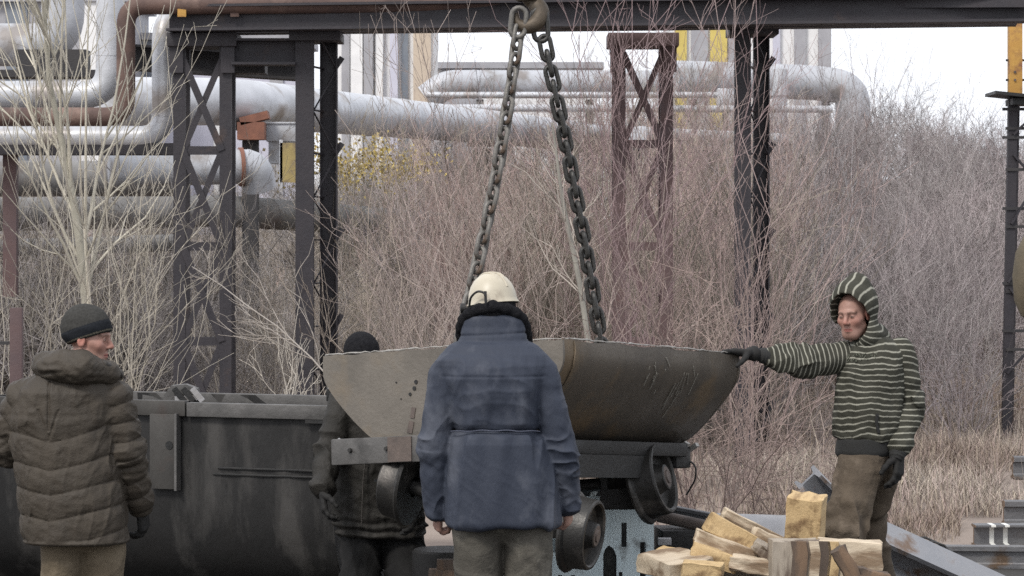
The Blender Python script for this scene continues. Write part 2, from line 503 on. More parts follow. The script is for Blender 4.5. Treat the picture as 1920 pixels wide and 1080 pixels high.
def scatter(name, protos, spots, label_kind=None):
    """spots: (x, y, scale, rot, tint) -> one mesh"""
    rs = np.random.RandomState(99)
    Vs, Qs, Cs, o = [], [], [], 0
    for (x, y, sc, rot, tint) in spots:
        V, q, c = protos[rs.randint(len(protos))]
        ca, sa = math.cos(rot), math.sin(rot)
        R = np.array([[ca, sa, 0], [-sa, ca, 0], [0, 0, 1]])
        sx = sc * rs.uniform(.85, 1.15)
        W_ = (V * np.array([sx, sx, sc])) @ R + np.array([x, y, float(H(x, y))])
        Vs.append(W_); Qs.append(q + o); o += len(V)
        Cs.append(c * np.asarray(tint)[None])
    V, C = np.concatenate(Vs), np.concatenate(Cs)
    me = np_mesh(name, V, np.concatenate(Qs))
    set_col(me, np.clip(C, .01, .9))
    ob = link(name, me, M['twig'])
    return tag(ob, kind='stuff')

rs = np.random.RandomState(7)
ONE = (1, 1, 1)
proto_up = [bundle(shrub(rs, 11, 2.1, .42, 7, 5, .0085, .5, .42, .25), rs, ONE, .32) for _ in range(4)]
proto_wide = [bundle(shrub(rs, 12, 1.7, .8, 7, 5, .0085, .75, .5, .12), rs, ONE, .32) for _ in range(4)]
proto_low = [bundle(shrub(rs, 14, 1.0, 1.0, 5, 3, .007, .7, .5, .1), rs, ONE) for _ in range(3)]

RED, GREY, TAN, LILAC = np.array((.445, .335, .305)), np.array((.375, .345, .335)), np.array((.39, .34, .285)), np.array((.40, .345, .345))  # GREY, LILAC kept pale and cool: some far haze put into the twig colour
def spots(n, px0, px1, y0, y1, s0, s1, tints, seed, pw=1.0):
    r = np.random.RandomState(seed)
    out = []
    for _ in range(n):
        y = y0 + (y1 - y0) * r.uniform() ** pw
        px = r.uniform(px0, px1)
        t = tints[r.randint(len(tints))] * (r.uniform(.75, 1.35) if r.uniform() > .3 else r.uniform(.3, .55))
        out.append(((px - 960) / F * y, y, r.uniform(s0, s1), r.uniform(0, 6.28), t))
    return out
scatter("reddish_willow_scrub", proto_up,
        spots(98, 820, 1500, 27, 58, .75, 1.2, [RED, RED, LILAC, TAN], 1)
        + spots(16, 900, 1420, 26.0, 30, .9, 1.25, [RED, TAN], 2))
scatter("grey_hillside_scrub", proto_wide,
        spots(125, 1440, 2050, 31, 60, .75, 1.15, [GREY, LILAC, LILAC], 3)
        + spots(14, 1430, 1900, 27.5, 32, .7, 1.0, [GREY, LILAC], 4))
scatter("tan_bank_scrub", proto_wide,
        spots(90, -120, 900, 28, 56, .6, 1.05, [GREY, TAN, TAN], 5)
        + spots(26, 560, 930, 38, 60, .8, 1.2, [GREY, TAN, LILAC], 15)
        + spots(16, -60, 880, 26, 30, .6, 1.0, [GREY, TAN], 6)
        + spots(20, -110, 300, 26.5, 31, 1.05, 1.45, [GREY * .75, TAN * .65], 17)
        + spots(30, -140, 560, 27, 33, .55, .95, [GREY * .5, TAN * .45, GREY * .7], 16))
scatter("low_bank_scrub", proto_low,
        spots(120, -120, 2050, 25, 60, .6, 1.1, [GREY, TAN, LILAC, RED], 8))

# dry grass on the bank and at the yard's edge
def grass(name, n, seed):
    r = np.random.RandomState(seed)
    y = 18.2 + 17 * r.uniform(size=n) ** 1.25
    px = np.where(r.uniform(size=n) < .74, r.uniform(1400, 2000, n), r.uniform(-100, 1400, n))
    x = (px - 960) / F * y
    keep = ((px > 1250) | (y > 22)) & ~((px > 1725) & (y < 18.9)) & ~((px > 1800) & (y < 20.6)) & ~((px > 1875) & (y > 21.8) & (y < 24.6))
    keep &= r.uniform(size=n) < np.clip(.62 + .55 * np.sin(x * 2.1 + 1.3 * np.sin(y * 1.1)) * np.sin(y * 1.45 + .7 * x), .12, 1)
    y, px = y[keep], px[keep]; n = len(y)
    x = (px - 960) / F * y
    cl = .6 + .5 * np.sin(x * 3.1 + 2 * np.sin(y * 1.7)) * np.sin(y * 2.3 + x)
    h = (.07 + .20 * r.uniform(size=n)) * np.clip(cl + .35, .35, 1.2) * np.where(r.uniform(size=n) < .06, 1.7, 1)
    h *= np.clip((y - 17.4) / 5.5, .22, 1)
    a = r.uniform(0, 6.28, n); lean = r.uniform(.05, .9, n)
    t = np.array([0, .5, 1.])
    p = np.zeros((n, 3, 3))
    p[:, :, 0] = x[:, None] + np.cos(a)[:, None] * (lean * h)[:, None] * (t ** 2)[None]
    p[:, :, 1] = y[:, None] + np.sin(a)[:, None] * (lean * h)[:, None] * (t ** 2)[None]
    p[:, :, 2] = H(x, y)[:, None] - .01 + h[:, None] * (t - .25 * lean[:, None] * t ** 2)
    w = np.array([.0032, .0024, .0008])[None] * r.uniform(.7, 1.4, n)[:, None]
    s = np.stack([np.cos(a + 1.57), np.sin(a + 1.57), np.zeros(n)], 1)[:, None]
    V = np.stack([p - s * w[..., None], p + s * w[..., None]], 2).reshape(-1, 3)
    b = np.arange(n)[:, None] * 6
    q = np.concatenate([b + np.array([[0, 1, 3, 2]]), b + np.array([[2, 3, 5, 4]])]).reshape(-1, 4)
    me = np_mesh(name, V, q)
    base = np.array([(.40, .34, .27), (.33, .28, .24), (.37, .29, .26), (.23, .19, .165)])[r.randint(0, 4, n)] * r.uniform(.75, 1.2, n)[:, None]
    base = base * (1 + .22 * np.sin(x * 1.3 + y)[:, None] * np.array([[.9, 1.05, 1.1]]))
    set_col(me, np.repeat(base, 6, 0))
    return tag(link(name, me, M['twig']), kind='stuff')
grass("dry_grass", 150000, 11)

# ------------------------------------------------------------ single trees and bushes one can tell apart
def tree(name, levels_trunk, levels_crown, loc, label, cat, tint, bark=None, tint_var=.18, seed=0):
    r = np.random.RandomState(seed)
    o = thing(name, loc, label, cat)
    V, q, c = bundle(levels_trunk, r, tint if bark is None else ONE, .05, 8)
    me = np_mesh("trunk", V, q); set_col(me, c)
    link("trunk", me, bark or M['twig'], o)
    V, q, c = bundle(levels_crown, r, tint, tint_var, 4)
    me = np_mesh("crown", V, q); set_col(me, c)
    link("crown", me, M['twig'], o)
    return o

def poplar(px, Y, top_py, base_r, seed, label, nb=24, lean=0.0, h=None, tint=(.44, .41, .34), bark='bark', ang=.42, lf=.42, lo=.18):
    r = np.random.RandomState(seed)
    x = (px - 960) / F * Y
    z0 = float(H(x, Y))
    ht = CAM_H - (top_py - HOR) / F * Y - z0 if h is None else h
    p, q = grow(r, np.array([[0, 0, -.05]]), np.array([[lean, 0, 1.]]), np.array([ht]), np.array([base_r]), np.array([.006]), 12, .03, .02)
    bb, dd, LL, RR = branch_off(r, p, q, nb, lo, .95, ang, lf)
    p2, q2 = grow(r, bb, dd, LL, RR * .7, np.full(len(LL), .003), 7, .10, .45)
    b3, d3, L3, R3 = branch_off(r, p2, q2, 7, .15, .95, .5, .4)
    p3, q3 = grow(r, b3, d3, L3, np.maximum(R3, .003), np.full(len(L3), .002), 5, .12, .3)
    b4, d4, L4, R4 = branch_off(r, p3, q3, 2, .2, .9, .5, .45)
    p4, q4 = grow(r, b4, d4, L4, np.maximum(R4, .0025), np.full(len(L4), .0018), 4, .12, .2)
    return tree("poplar_tree", [(p, q)], [(p2, q2), (p3, q3), (p4, q4)], (x, Y, z0), label, "tree", tint, M[bark] if bark else None, seed=seed)
poplar(200, 21.5, -160, .060, 21, "pale barked poplar with upright branches left of the lattice column", 22, -.098)

def bush(px, Y, h, seed, label, tint, stems=9, spread=.45, n2=7, n3=4, r=.012, ang=.5, lf=.42, lift=.25, group=None, name="bare_bush"):
    rr = np.random.RandomState(seed)
    x = (px - 960) / F * Y
    o = thing(name, (x, Y, float(H(x, Y))), label, "bush", group)
    lv = shrub(rr, stems, h, spread, n2, n3, r, ang, lf, lift)
    V, q, c = bundle(lv[:1], rr, tint, .12, 5); me = np_mesh("stems", V, q); set_col(me, c); link("stems", me, M['twig'], o)
    V, q, c = bundle(lv[1:], rr, tint, .22, 3); me = np_mesh("twigs", V, q); set_col(me, c); link("twigs", me, M['twig'], o)
    return o
bush(222, 20.0, 2.3, 31, "pale whippy bush rising behind the knit-capped man's shoulder", (.40, .365, .305), 9, .24, 6, 3, .0065)
bush(60, 21.0, 2.7, 32, "pale bare bush spreading at the left edge above the iron post", (.34, .31, .265), 8, .5, 7, 4, .007)
bush(480, 25.6, 2.0, 33, "thin grey bush between the two left columns of the rack", (.30, .27, .235), 8, .5, 7, 4, .008)
bush(700, 25.0, 2.2, 34, "grey tan bush behind the black knit cap", (.34, .29, .245), 9, .5, 7, 5, .008)
bush(1205, 22.6, 4.5, 35, "tall red-brown willow bush in front of the braced column", (.27, .20, .20), 12, .17, 10, 6, .0062, .5, .30, .2)
bush(1405, 22.0, 3.2, 36, "pinkish tall bush in front of the right rack column", (.32, .25, .235), 9, .22, 10, 6, .0065, .5, .35)
bush(1330, 17.2, 1.75, 37, "dense arching red-brown bush below the tipped tub's far end", (.25, .19, .17), 17, .95, 9, 5, .008, .75, .5, .08)
bush(1500, 18.4, 1.3, 38, "low arching bush behind the striped hoodie man's waist", (.32, .26, .225), 9, .8, 7, 4, .007, .6, .5, .1)
bush(1020, 21.5, 2.6, 39, "tan twiggy bush seen between the two chains", (.36, .30, .27), 9, .42, 9, 6, .0065)
bush(830, 23.0, 2.5, 40, "tan bush left of the grey chain", (.34, .285, .26), 8, .42, 9, 6, .0065)
bush(1270, 19.5, 2.1, 41, "slender brown bush standing over the tub rim", (.26, .205, .18), 6, .3, 6, 3, .012)
bush(1560, 33.0, 2.7, 42, "grey crooked bush high on the right bank", (.27, .25, .25), 7, .5, 6, 4, .016)
bush(1640, 54.0, 2.4, 43, "bare bush standing against the sky on the ridge", (.26, .23, .23), 8, .6, 7, 4, .014)
bush(1800, 30.0, 2.3, 44, "lilac grey bush left of the lattice mast", (.34, .30, .295), 9, .5, 8, 5, .009)
bush(1690, 28.0, 2.0, 45, "grey bush behind the striped hoodie man's shoulder", (.31, .275, .275), 10, .5, 8, 5, .009)
bush(560, 19.8, 1.5, 46, "sparse pale bush leaning right behind the steel skip", (.50, .46, .40), 5, .6, 6, 4, .007)
# leaning pale stem beside the right chain
o = thing("leaning_sapling", P(1112, 700, 19.0), "pale leaning sapling just left of the dark chain", "sapling")
a, b = P(1112, 700, 19.0), P(1035, 230, 19.3)
MB().tube([a, a.lerp(b, .35) + Vector((.01, 0, 0)), a.lerp(b, .7) + Vector((-.015, 0, 0)), b], [.02, .018, .013, .006], 8).build("trunk", M['bark_grey'], o)
rr = np.random.RandomState(5)
pp = np.array([[list(a.lerp(b, t)) for t in np.linspace(0, 1, 6)]]) - np.array(a)[None, None]
bb, dd, LL, RR = branch_off(rr, pp, np.full((1, 6), .01), 14, .15, .95, .6, .3)
p2, q2 = grow(rr, bb, dd, LL, np.full(len(LL), .006), np.full(len(LL), .002), 6, .12, .2)
b3, d3, L3, R3 = branch_off(rr, p2, q2, 4, .2, .9, .5, .45)
p3, q3 = grow(rr, b3, d3, L3, np.full(len(L3), .003), np.full(len(L3), .0018), 4, .12, .1)
V, q, c = bundle([(p2, q2), (p3, q3)], rr, (.36, .32, .28), .15, 4)
me = np_mesh("branches", V, q); set_col(me, c); link("branches", me, M['twig'], o)

# long dead branch leaning across the gap between the left columns
o = thing("dead_branch", P(628, 735, 19.5), "thin dead branch arching from the tub's left corner up toward the lattice column", "branch")
bp = np.array([[list(v) for v in (P(640, 735, 19.5), P(585, 672, 19.6), P(520, 612, 19.7), P(462, 572, 19.8), P(415, 535, 19.9), P(360, 500, 20.0))]])
off = np.array(o.location)
rr = np.random.RandomState(15)
bp = bp - off
brd = np.linspace(.0065, .003, 6)[None]
bb, dd, LL, RR = branch_off(rr, bp, brd, 11, .1, .95, .7, .35)
p2, q2 = grow(rr, bb, dd, LL, np.full(len(LL), .0045), np.full(len(LL), .0018), 5, .2, .2)
b3, d3, L3, R3 = branch_off(rr, p2, q2, 4, .2, .9, .7, .5)
p3, q3 = grow(rr, b3, d3, L3, np.full(len(L3), .0028), np.full(len(L3), .0015), 4, .2, .1)
V, q, c = bundle([(bp, brd)], rr, (.34, .31, .28), .05, 6); me = np_mesh("stem", V, q); set_col(me, c); link("stem", me, M['twig'], o)
V, q, c = bundle([(p2, q2), (p3, q3)], rr, (.40, .36, .32), .2, 3); me = np_mesh("twigs", V, q); set_col(me, c); link("twigs", me, M['twig'], o)
# ------------------------------------------------------------ pipe rack: columns, girder, pipes
def gz(x, y): return float(H(x, y))
def px_x(px, Y): return (px - 960) / F * Y
def py_z(py, Y): return CAM_H - (py - HOR) / F * Y
YR = 25.0

def lattice_column(px0, px1, top_py, Y, mtl, label, panels, wchord=.105, depth=.34, name="lattice_column"):
    """two chords face on, X bracing and struts between them, same frame repeated behind"""
    x0, x1 = px_x(px0, Y), px_x(px1, Y)
    zt = py_z(top_py, Y)
    o = thing(name, ((x0 + x1) / 2, Y, gz((x0 + x1) / 2, Y)), label, "column", "columns of the pipe rack")
    zb = o.location.z - .1
    for y in (Y, Y + depth):
        for x in (x0 + wchord / 2, x1 - wchord / 2):
            if y > Y: x = x - .014 * (x0 / abs(x0)) * 4 * .0
            m_ = MB()
            m_.box((x, y, (zb + zt) / 2), (wchord, .012, zt - zb))            # channel web and flanges
            for sx in (-1, 1):
                m_.box((x + sx * (wchord / 2 - .006), y + .032, (zb + zt) / 2), (.012, .05, zt - zb))
            m_.build("chord", mtl, o)
    xa, xb = x0 + wchord * .8, x1 - wchord * .8
    zs = [py_z(p, Y) for p in panels]
    for y, k in ((Y - .012, 0),):
        for z1, z2 in zip(zs, zs[1:]):
            MB().bar((xa, y, z1), (xb, y, z2), .062, .012, up=Vector((0, 1, 0))).build("brace", mtl, o)
            MB().bar((xb, y + .016, z1), (xa, y + .016, z2), .055, .010, up=Vector((0, 1, 0))).build("brace", mtl, o)
        for z in zs[1:-1]:
            MB().bar((x0 + .01, y + .03, z), (x1 - .01, y + .03, z), .075, .03, up=Vector((0, 1, 0))).build("strut", mtl, o)
    cap = MB().box(((x0 + x1) / 2, Y + depth / 2, zt - .06), (x1 - x0 + .10, depth + .16, .12), bev=.008)
    for x in (x0 + .03, x1 - .03):
        cap.box((x, Y - .035, zt - .22), (.12, .016, .26))
    cap.build("cap_plate", mtl, o)
    return o

def twin_column(px0, px1, pxm, top_py, Y, mtl, label, seed=0, name="twin_leg_column"):
    """the same kind of column seen almost edge on: a broad leg, a gap with lacing, a second leg"""
    x0, x1, xm0, xm1 = px_x(px0, Y), px_x(px1, Y), px_x(pxm[0], Y), px_x(pxm[1], Y)
    zt = py_z(top_py, Y)
    o = thing(name, ((x0 + x1) / 2, Y, gz(0, Y)), label, "column", "columns of the pipe rack")
    zb = -.1
    w1 = xm0 - x0
    m_ = MB().box((x0 + w1 / 2, Y, (zb + zt) / 2), (w1, .012, zt - zb))
    for sx in (-1, 1): m_.box((x0 + w1 / 2 + sx * (w1 / 2 - .006), Y + .05, (zb + zt) / 2), (.012, .09, zt - zb))
    m_.build("leg", mtl, o)
    w2 = x1 - xm1
    m_ = MB().box((xm1 + w2 / 2, Y + .35, (zb + zt) / 2), (w2, .012, zt - zb))
    for sx in (-1, 1): m_.box((xm1 + w2 / 2 + sx * (w2 / 2 - .006), Y + .30, (zb + zt) / 2), (.012, .09, zt - zb))
    m_.build("leg", mtl, o)
    lc = MB(); gp = MB()
    z = zb + .2; k = 0
    while z < zt - .3:
        lc.bar((x0 + w1 - .01, Y + .02, z), (xm1 + .02, Y + .33, z), .035, .012, up=Vector((0, 0, 1)))
        a_, b_ = ((x0 + w1, Y + .05, z), (xm1 + w2 * .9, Y + .27, z + .36))
        if k % 2: a_, b_ = ((x0 + w1, Y + .05, z + .36), (xm1 + w2 * .9, Y + .27, z))
        lc.bar(a_, b_, .014, .008)
        if k % 2: gp.box((x1 + .008, Y + .30, z + .05), (.05, .012, .12), Matrix.Rotation(.6, 3, 'Y'))
        z += .38; k += 1
    lc.build("lacing", mtl, o)
    gp.build("gusset", mtl, o)
    MB().box(((x0 + x1) / 2, Y + .17, zt - .04), (x1 - x0 + .1, .55, .08), bev=.006).build("cap_plate", mtl, o)
    return o

YC = YR + .06
lattice_column(325, 434, 62, YC, M['gantry'], "dark lattice column with crossed braces nearest the left edge, under the girder's end", [112, 282, 462, 640, 830])
lattice_column(1150, 1262, 62, YC + .4, M['gantry_red'], "red-brown lattice column with crossed braces half hidden by reddish twigs", [100, 270, 462, 640, 830], wchord=.11)
twin_column(554, 629, (588, 596), 60, YC, M['gantry'], "dark twin-leg column second from the left edge")
twin_column(1378, 1448, (1408, 1418), 48, YC, M['gantry'], "dark twin-leg column right of the chains, under the girder's right half")

# girder: upper I-beam with a slim ledge
o = thing("pipe_rack_girder", P(320, 60, YR + .25), "long dark steel girder crossing the whole top of the picture", "girder")
def girder(y_off, pts_top, pts_bot):
    pass
a_l, a_r = P(318, 33, YR), P(1925, 14, YR - .9)
hh = .115
pr = [(-.14, -hh), (.14, -hh), (.14, -hh + .022), (.014, -hh + .022), (.014, hh - .022), (.14, hh - .022), (.14, hh), (-.14, hh), (-.14, hh - .022), (-.014, hh - .022), (-.014, -hh + .022), (-.14, -hh + .022)]
d = (a_r - a_l)
MB().prism(pr, a_l + Vector((0, 0, -.01)), a_r + Vector((0, 0, -.01))).build("web_beam", M['gantry'], o)
off = Vector((0, .5, .0))
MB().prism(pr, a_l + off, a_r + off).build("rear_beam", M['gantry'], o)
b1 = MB()
for k in range(7):
    c_ = a_l.lerp(a_r, (k + .3) / 7) + Vector((0, .25, -.02))
    b1.box(c_, (.1, .3, .1))
b1.build("cross_ties", M['gantry'], o)
MB().prism([(-.055, -.055), (.055, -.055), (.055, .055), (-.055, .055)], P(1268, 6, YR - .25), P(1925, 2, YR - 1.0)).build("top_channel", M['gantry'], o)
# lower tie beam between the two left columns
o = thing("tie_beam", P(495, 98, YR + .2), "short dark tie beam joining the two left columns below the girder", "beam")
MB().prism(pr, P(436, 98, YR + .12), P(556, 98, YR + .12)).build("beam", M['gantry'], o)
MB().box(P(470, 128, YR + .5), (.28, .3, .1)).build("bearing_block", M['dark'], o)
o = thing("dark_cross_beam", P(300, 110, YR + 1.2), "black beam end behind the silver riser, left of the lattice column", "beam")
MB().prism(pr, P(250, 108, YR + 1.2), P(560, 128, YR + 1.4)).build("beam", M['dark'], o)

def pipe(name, pts, r, mtl, label, fil=.3, rings=None, ring_m=None, straps=None):
    o = thing(name, Vector(pts[0]), label, "pipe")
    path = fillet(pts, fil, 8)
    MB().tube(path, r, 24).build("pipe_wall", mtl, o)
    if rings:
        L = [0]
        for i in range(1, len(path)): L.append(L[-1] + (path[i] - path[i - 1]).length)
        s_ = rings / 2
        while s_ < L[-1]:
            i = max(k for k in range(len(L)) if L[k] <= s_); i = min(i, len(path) - 2)
            t = (s_ - L[i]) / max(1e-6, L[i + 1] - L[i])
            c_ = path[i].lerp(path[i + 1], t); dd_ = (path[i + 1] - path[i]).normalized()
            MB().tube([c_ - dd_ * .02, c_ + dd_ * .02], r * 1.025, 24).build("joint_band", ring_m or mtl, o)
            s_ += rings
    return o
Y1 = YR - .05
o = pipe("rusty_pipe", [P(-80, 219, Y1), P(236, 219, Y1), P(236, 10, Y1), P(1272, 4, Y1 - .35)], .082, M['rust_pipe'],
         "rusty brown pipe running along the girder top and bending down at the left", .18, 3.1)
for (p_, m_) in ((341, 'yellow'), (440, 'rust_pipe'), (1148, 'yellow')):
    MB().box(P(p_, 10, Y1 - .1), (.075, .012, .20), bev=.002).build("pipe_clip", M[m_], o)
pipe("silver_riser_pipe", [P(-80, 258, Y1 + .4), P(306, 258, Y1 + .4), P(306, 34, Y1 + .4), P(420, 34, Y1 + 1.5)], .100, M['clad'],
     "slim silver pipe rising beside the lattice column from a low horizontal run", .22, 1.3)
pipe("white_clad_pipe", [P(-80, 178, Y1 + .9), P(205, 178, Y1 + .9), P(208, -60, Y1 + .9)], .125, M['clad'],
     "whitish clad pipe rising just left of the rusty bend", .25, 1.1)
pipe("fat_grey_duct", [P(-120, 84, 30), P(118, 84, 30), P(118, -120, 30)], .225, M['clad_dull'],
     "fat blue-grey duct turning upward in the upper left corner", .35, 1.2)
o = thing("pipe_shelf", P(120, 280, YR), "dark shelf beam carrying the low silver run on the left", "beam")
MB().box(P(130, 280, Y1 + .5), (2.1, .35, .10)).build("shelf", M['gantry'], o)
MB().box(P(20, 420, Y1 + .6), (.12, .12, 1.3)).build("post", M['gantry_red'], o)
o = thing("equipment_platform", P(60, 135, 27), "dark platform edge behind the poplar in the upper left", "platform")
MB().box(P(90, 140, 28.5), (1.15, .5, .07)).box(P(100, 115, 28.6), (.7, .3, .22)).build("deck", M['dark'], o)

def support(px, Y, py_top, w, mtl, label, name="pipe_support", cat="support", group=None):
    x = px_x(px, Y); z0 = gz(x, Y); z1 = py_z(py_top, Y)
    o = thing(name, (x, Y, z0), label, cat, group)
    MB().box((x, Y, (z0 + z1) / 2 - .1), (w, w, z1 - z0), bev=.01).build("post", mtl, o)
    MB().box((x, Y, z1 - .03), (w * 1.8, w * 1.8, .06)).build("saddle", mtl, o)
    return o
# long sloping silver pipe on the bank
pipe("long_silver_pipe", [P(200, 190, 35), P(430, 190, 36), P(560, 204, 38), P(940, 240, 52), P(1500, 305, 70)], .30, M['clad'],
     "long thick silver pipe sloping down to the right across the bank", .8, 2.2)
o = support(470, 36.2, 236, .20, M['dark'], "dark post with a red-brown saddle under the long silver pipe")
MB().box(P(472, 246, 36.0), (.34, .3, .22)).build("saddle_block", M['brick'], o)
MB().box(P(478, 222, 36.0), (.36, .3, .10), Matrix.Rotation(-.25, 3, 'Y')).build("saddle_wedge", M['brick'], o)
support(905, 51, 268, .3, M['dark'], "dark post under the far half of the long silver pipe")
o = thing("valve_box", P(528, 265, 36.4), "pale grey box beside the red-brown saddle post", "box")
MB().box(P(530, 248, 36.4), (.40, .3, .25), bev=.02).box(P(530, 285, 36.4), (.34, .24, .3)).build("box", M['clad_dull'], o)
MB().box(P(530, 231, 36.4), (.44, .34, .02)).build("lid", M['clad'], o)
pipe("flanged_pipe_end", [P(205, 318, 31), P(478, 312, 31.4), P(486, 352, 31.5)], .19, M['clad_dull'],
     "silver pipe with a curved red-flanged end right of the lattice column", .25, 1.0)
o = bpy.data.objects["flanged_pipe_end"]
MB().lathe([(-.02, .17), (-.02, .215), (.02, .215), (.02, .17)], P(452, 313, 31.35), P(480, 312, 31.4) - P(205, 318, 31)).build("flange", M['brick'], o)
pipe("grey_bank_pipe", [P(-150, 335, 33), P(330, 335, 34)], .21, M['clad_dirty'], "dull grey pipe low on the left bank behind the poplar", .2, 1.5)
pipe("dirty_bank_pipe", [P(-150, 405, 33.5), P(420, 395, 36), P(840, 425, 42)], .20, M['clad_dirty'], "dirty dark grey pipe half hidden in scrub on the left bank", .4, 1.5)
pipe("lowest_bank_pipe", [P(-150, 470, 31.5), P(330, 455, 33.5)], .10, M['clad_dirty'], "thin dark pipe lowest on the left bank behind the twigs", .4, 1.5)
# far pipes on the ridge
pipe("ridge_pipe_elbow", [P(800, 185, 60), P(835, 158, 60), P(1290, 158, 62)], .30, M['clad_dull'], "pale far pipe with a bent left end on the ridge between the chains", .5, 2.2)
pipe("ridge_main_pipe", [P(1262, 146, 60), P(1530, 155, 61), P(1598, 165, 61), P(1602, 290, 61)], .37, M['clad_dull'], "thick pale pipe on the right ridge ending in a downward elbow", .5, 1.9)
pipe("thin_ridge_pipe", [P(800, 178, 57), P(1370, 178, 57)], .06, M['clad'], "thin white pipe under the far ridge pipes", .2)
pipe("second_thin_ridge_pipe", [P(760, 202, 55), P(1560, 205, 56)], .07, M['clad'], "white pipe lying on the ridge scrub, lowest of the far thin pipes", .2)
pipe("low_ridge_pipe", [P(1100, 245, 50), P(1480, 262, 51)], .11, M['clad_dull'], "pale pipe crossing behind the braced column on the right bank", .2, 1.4)
o = pipe("vertical_valve_duct", [P(1462, 240, 58), P(1462, 130, 58)], .155, M['clad'], "short pale vertical duct right of the right rack column", .1)
MB().lathe([(-.05, .1), (-.05, .2), (.05, .2), (.05, .1)], P(1462, 175, 58), (0, 0, 1)).build("flange", M['clad_dull'], o)
o = thing("pale_junction_box", P(1360, 205, 57), "pale square junction box on the far pipe left of the right rack column", "box")
MB().box(P(1360, 186, 57), (.33, .3, .42), bev=.02).build("box", M['clad'], o)
MB().box(P(1360, 240, 57), (.09, .09, .8)).build("post", M['dark'], o)
o = thing("metal_cabinet", P(1205, 290, 40), "small pale metal cabinet between the braces of the red-brown column", "cabinet")
MB().box(P(1196, 252, 40), (.25, .2, .22), bev=.01).build("box", M['clad'], o)
MB().box(P(1197, 275, 40), (.2, .16, .10)).build("base", M['dark'], o)
MB().bar(P(1197, 282, 40), P(1197, 420, 40), .06).build("post", M['dark'], o)
for k, (p_, t_) in enumerate(((900, "pale post carrying the far pipe between the two chains"), (1105, "pale post carrying the far pipe right of the dark chain"),
                              (1300, "pale post carrying the thick ridge pipe at its left end"), (1548, "pale post carrying the thick ridge pipe beside its elbow"))):
    support(p_, 61.3, 178, .16, M['clad_dirty'], t_, group="posts under the ridge pipes")

M['tarp'] = mat("faded_yellow_paint", (.36, .28, .11), (.27, .21, .09), 7, .8, 0, .3, 20, c3=(.17, .13, .08), t3=.55, s3=5)
# low bushes still holding yellow leaves below the long pipe
def leaf_bush(px, py, Y, w, h, n, seed, label):
    r = np.random.RandomState(seed)
    c_ = P(px, py, Y)
    z0 = gz(c_.x, Y)
    o = thing("yellow_bush", (c_.x, Y, z0), label, "bush")
    lv = shrub(r, 10, c_.z - z0 + h * .5, .5 * w, 6, 4, .008, .6, .4, .2)
    V, q_, cc = bundle(lv, r, (.30, .26, .20), .2, 3)
    me = np_mesh("twigs", V, q_); set_col(me, cc); link("twigs", me, M['twig'], o)
    k = r.normal(size=(n, 3)) * np.array([w * .42, .25, h * .36]) + np.array([0, 0, c_.z - z0])
    k[:, 2] += .10 * np.sin(k[:, 0] * 7 + seed)
    a_ = r.uniform(0, 6.28, n); t_ = r.uniform(-.9, .9, n)
    u = np.stack([np.cos(a_), np.sin(a_), t_ * .6], 1) * r.uniform(.012, .030, n)[:, None]
    v = np.stack([-np.sin(a_) * t_, np.cos(a_) * t_, np.ones(n)], 1) * r.uniform(.010, .024, n)[:, None]
    V = np.stack([k - u, k - v, k + u, k + v], 1).reshape(-1, 3)
    me = np_mesh("leaves", V, np.arange(4 * n).reshape(-1, 4), smooth=False)
    base = np.array([(.50, .39, .13), (.42, .33, .14), (.36, .29, .16)])[r.randint(0, 3, n)] * r.uniform(.6, 1.2, n)[:, None]
    set_col(me, np.repeat(base, 4, 0))
    link("leaves", me, M['twig'], o)
leaf_bush(655, 306, 37, 1.05, .42, 1700, 5, "yellow-leaved bush below the long silver pipe, right of the second column")
leaf_bush(755, 318, 38, .5, .30, 500, 6, "sparse yellow-leaved bush nearest the grey chain, below the long silver pipe")
o = thing("yellow_pipe_guard", P(535, 340, 36), "yellow striped guard panel beside the twin-leg column", "guard")
MB().box(P(540, 305, 36), (.2, .04, .5)).build("panel", M['tarp'], o)
MB().bar(P(527, 360, 36), P(527, 262, 36), .04).build("post", M['clad'], o)

# ------------------------------------------------------------ far buildings
M['bwhite'] = mat("white_panel", (.72, .72, .72), (.64, .64, .645), 2, .7)
M['bgrey'] = mat("grey_panel", (.34, .34, .36), (.28, .28, .30), 2, .7)
M['byellow'] = mat("yellow_panel", (.56, .45, .13), (.48, .38, .11), 2, .7)
M['bbeige'] = mat("beige_panel", (.50, .42, .33), (.44, .37, .30), 2, .7)
M['bglass'] = mat("dark_window", (.12, .14, .17), (.2, .22, .25), 1, .2)
M['blav'] = mat("pale_lavender_panel", (.50, .50, .58), (.45, .45, .53), 2, .7)
def building(px0, px1, Y, ztop, label, strips, back, py_bot, name="factory_hall"):
    x0, x1 = px_x(px0, Y), px_x(px1, Y)
    z0 = gz((x0 + x1) / 2, Y) - .2
    o = thing(name, ((x0 + x1) / 2, Y, z0), label, "building")
    MB().box(((x0 + x1) / 2, Y + 3.2, (z0 + ztop) / 2), (x1 - x0, 6, ztop - z0)).build("wall", M[back], o)
    MB().box(((x0 + x1) / 2, Y + 3.2, ztop + .12), (x1 - x0 + .5, 6.6, .24)).build("roof", M['bgrey'], o)
    for (a_, b_, m_, dd_) in strips:
        xa, xb = px_x(a_, Y), px_x(b_, Y)
        MB().box(((xa + xb) / 2, Y + .2 - dd_ / 2, (z0 + ztop) / 2), (xb - xa, dd_, ztop - z0 - .02)).build("window_strip" if m_ == 'bglass' else "facade_panel", M[m_], o)
    return o
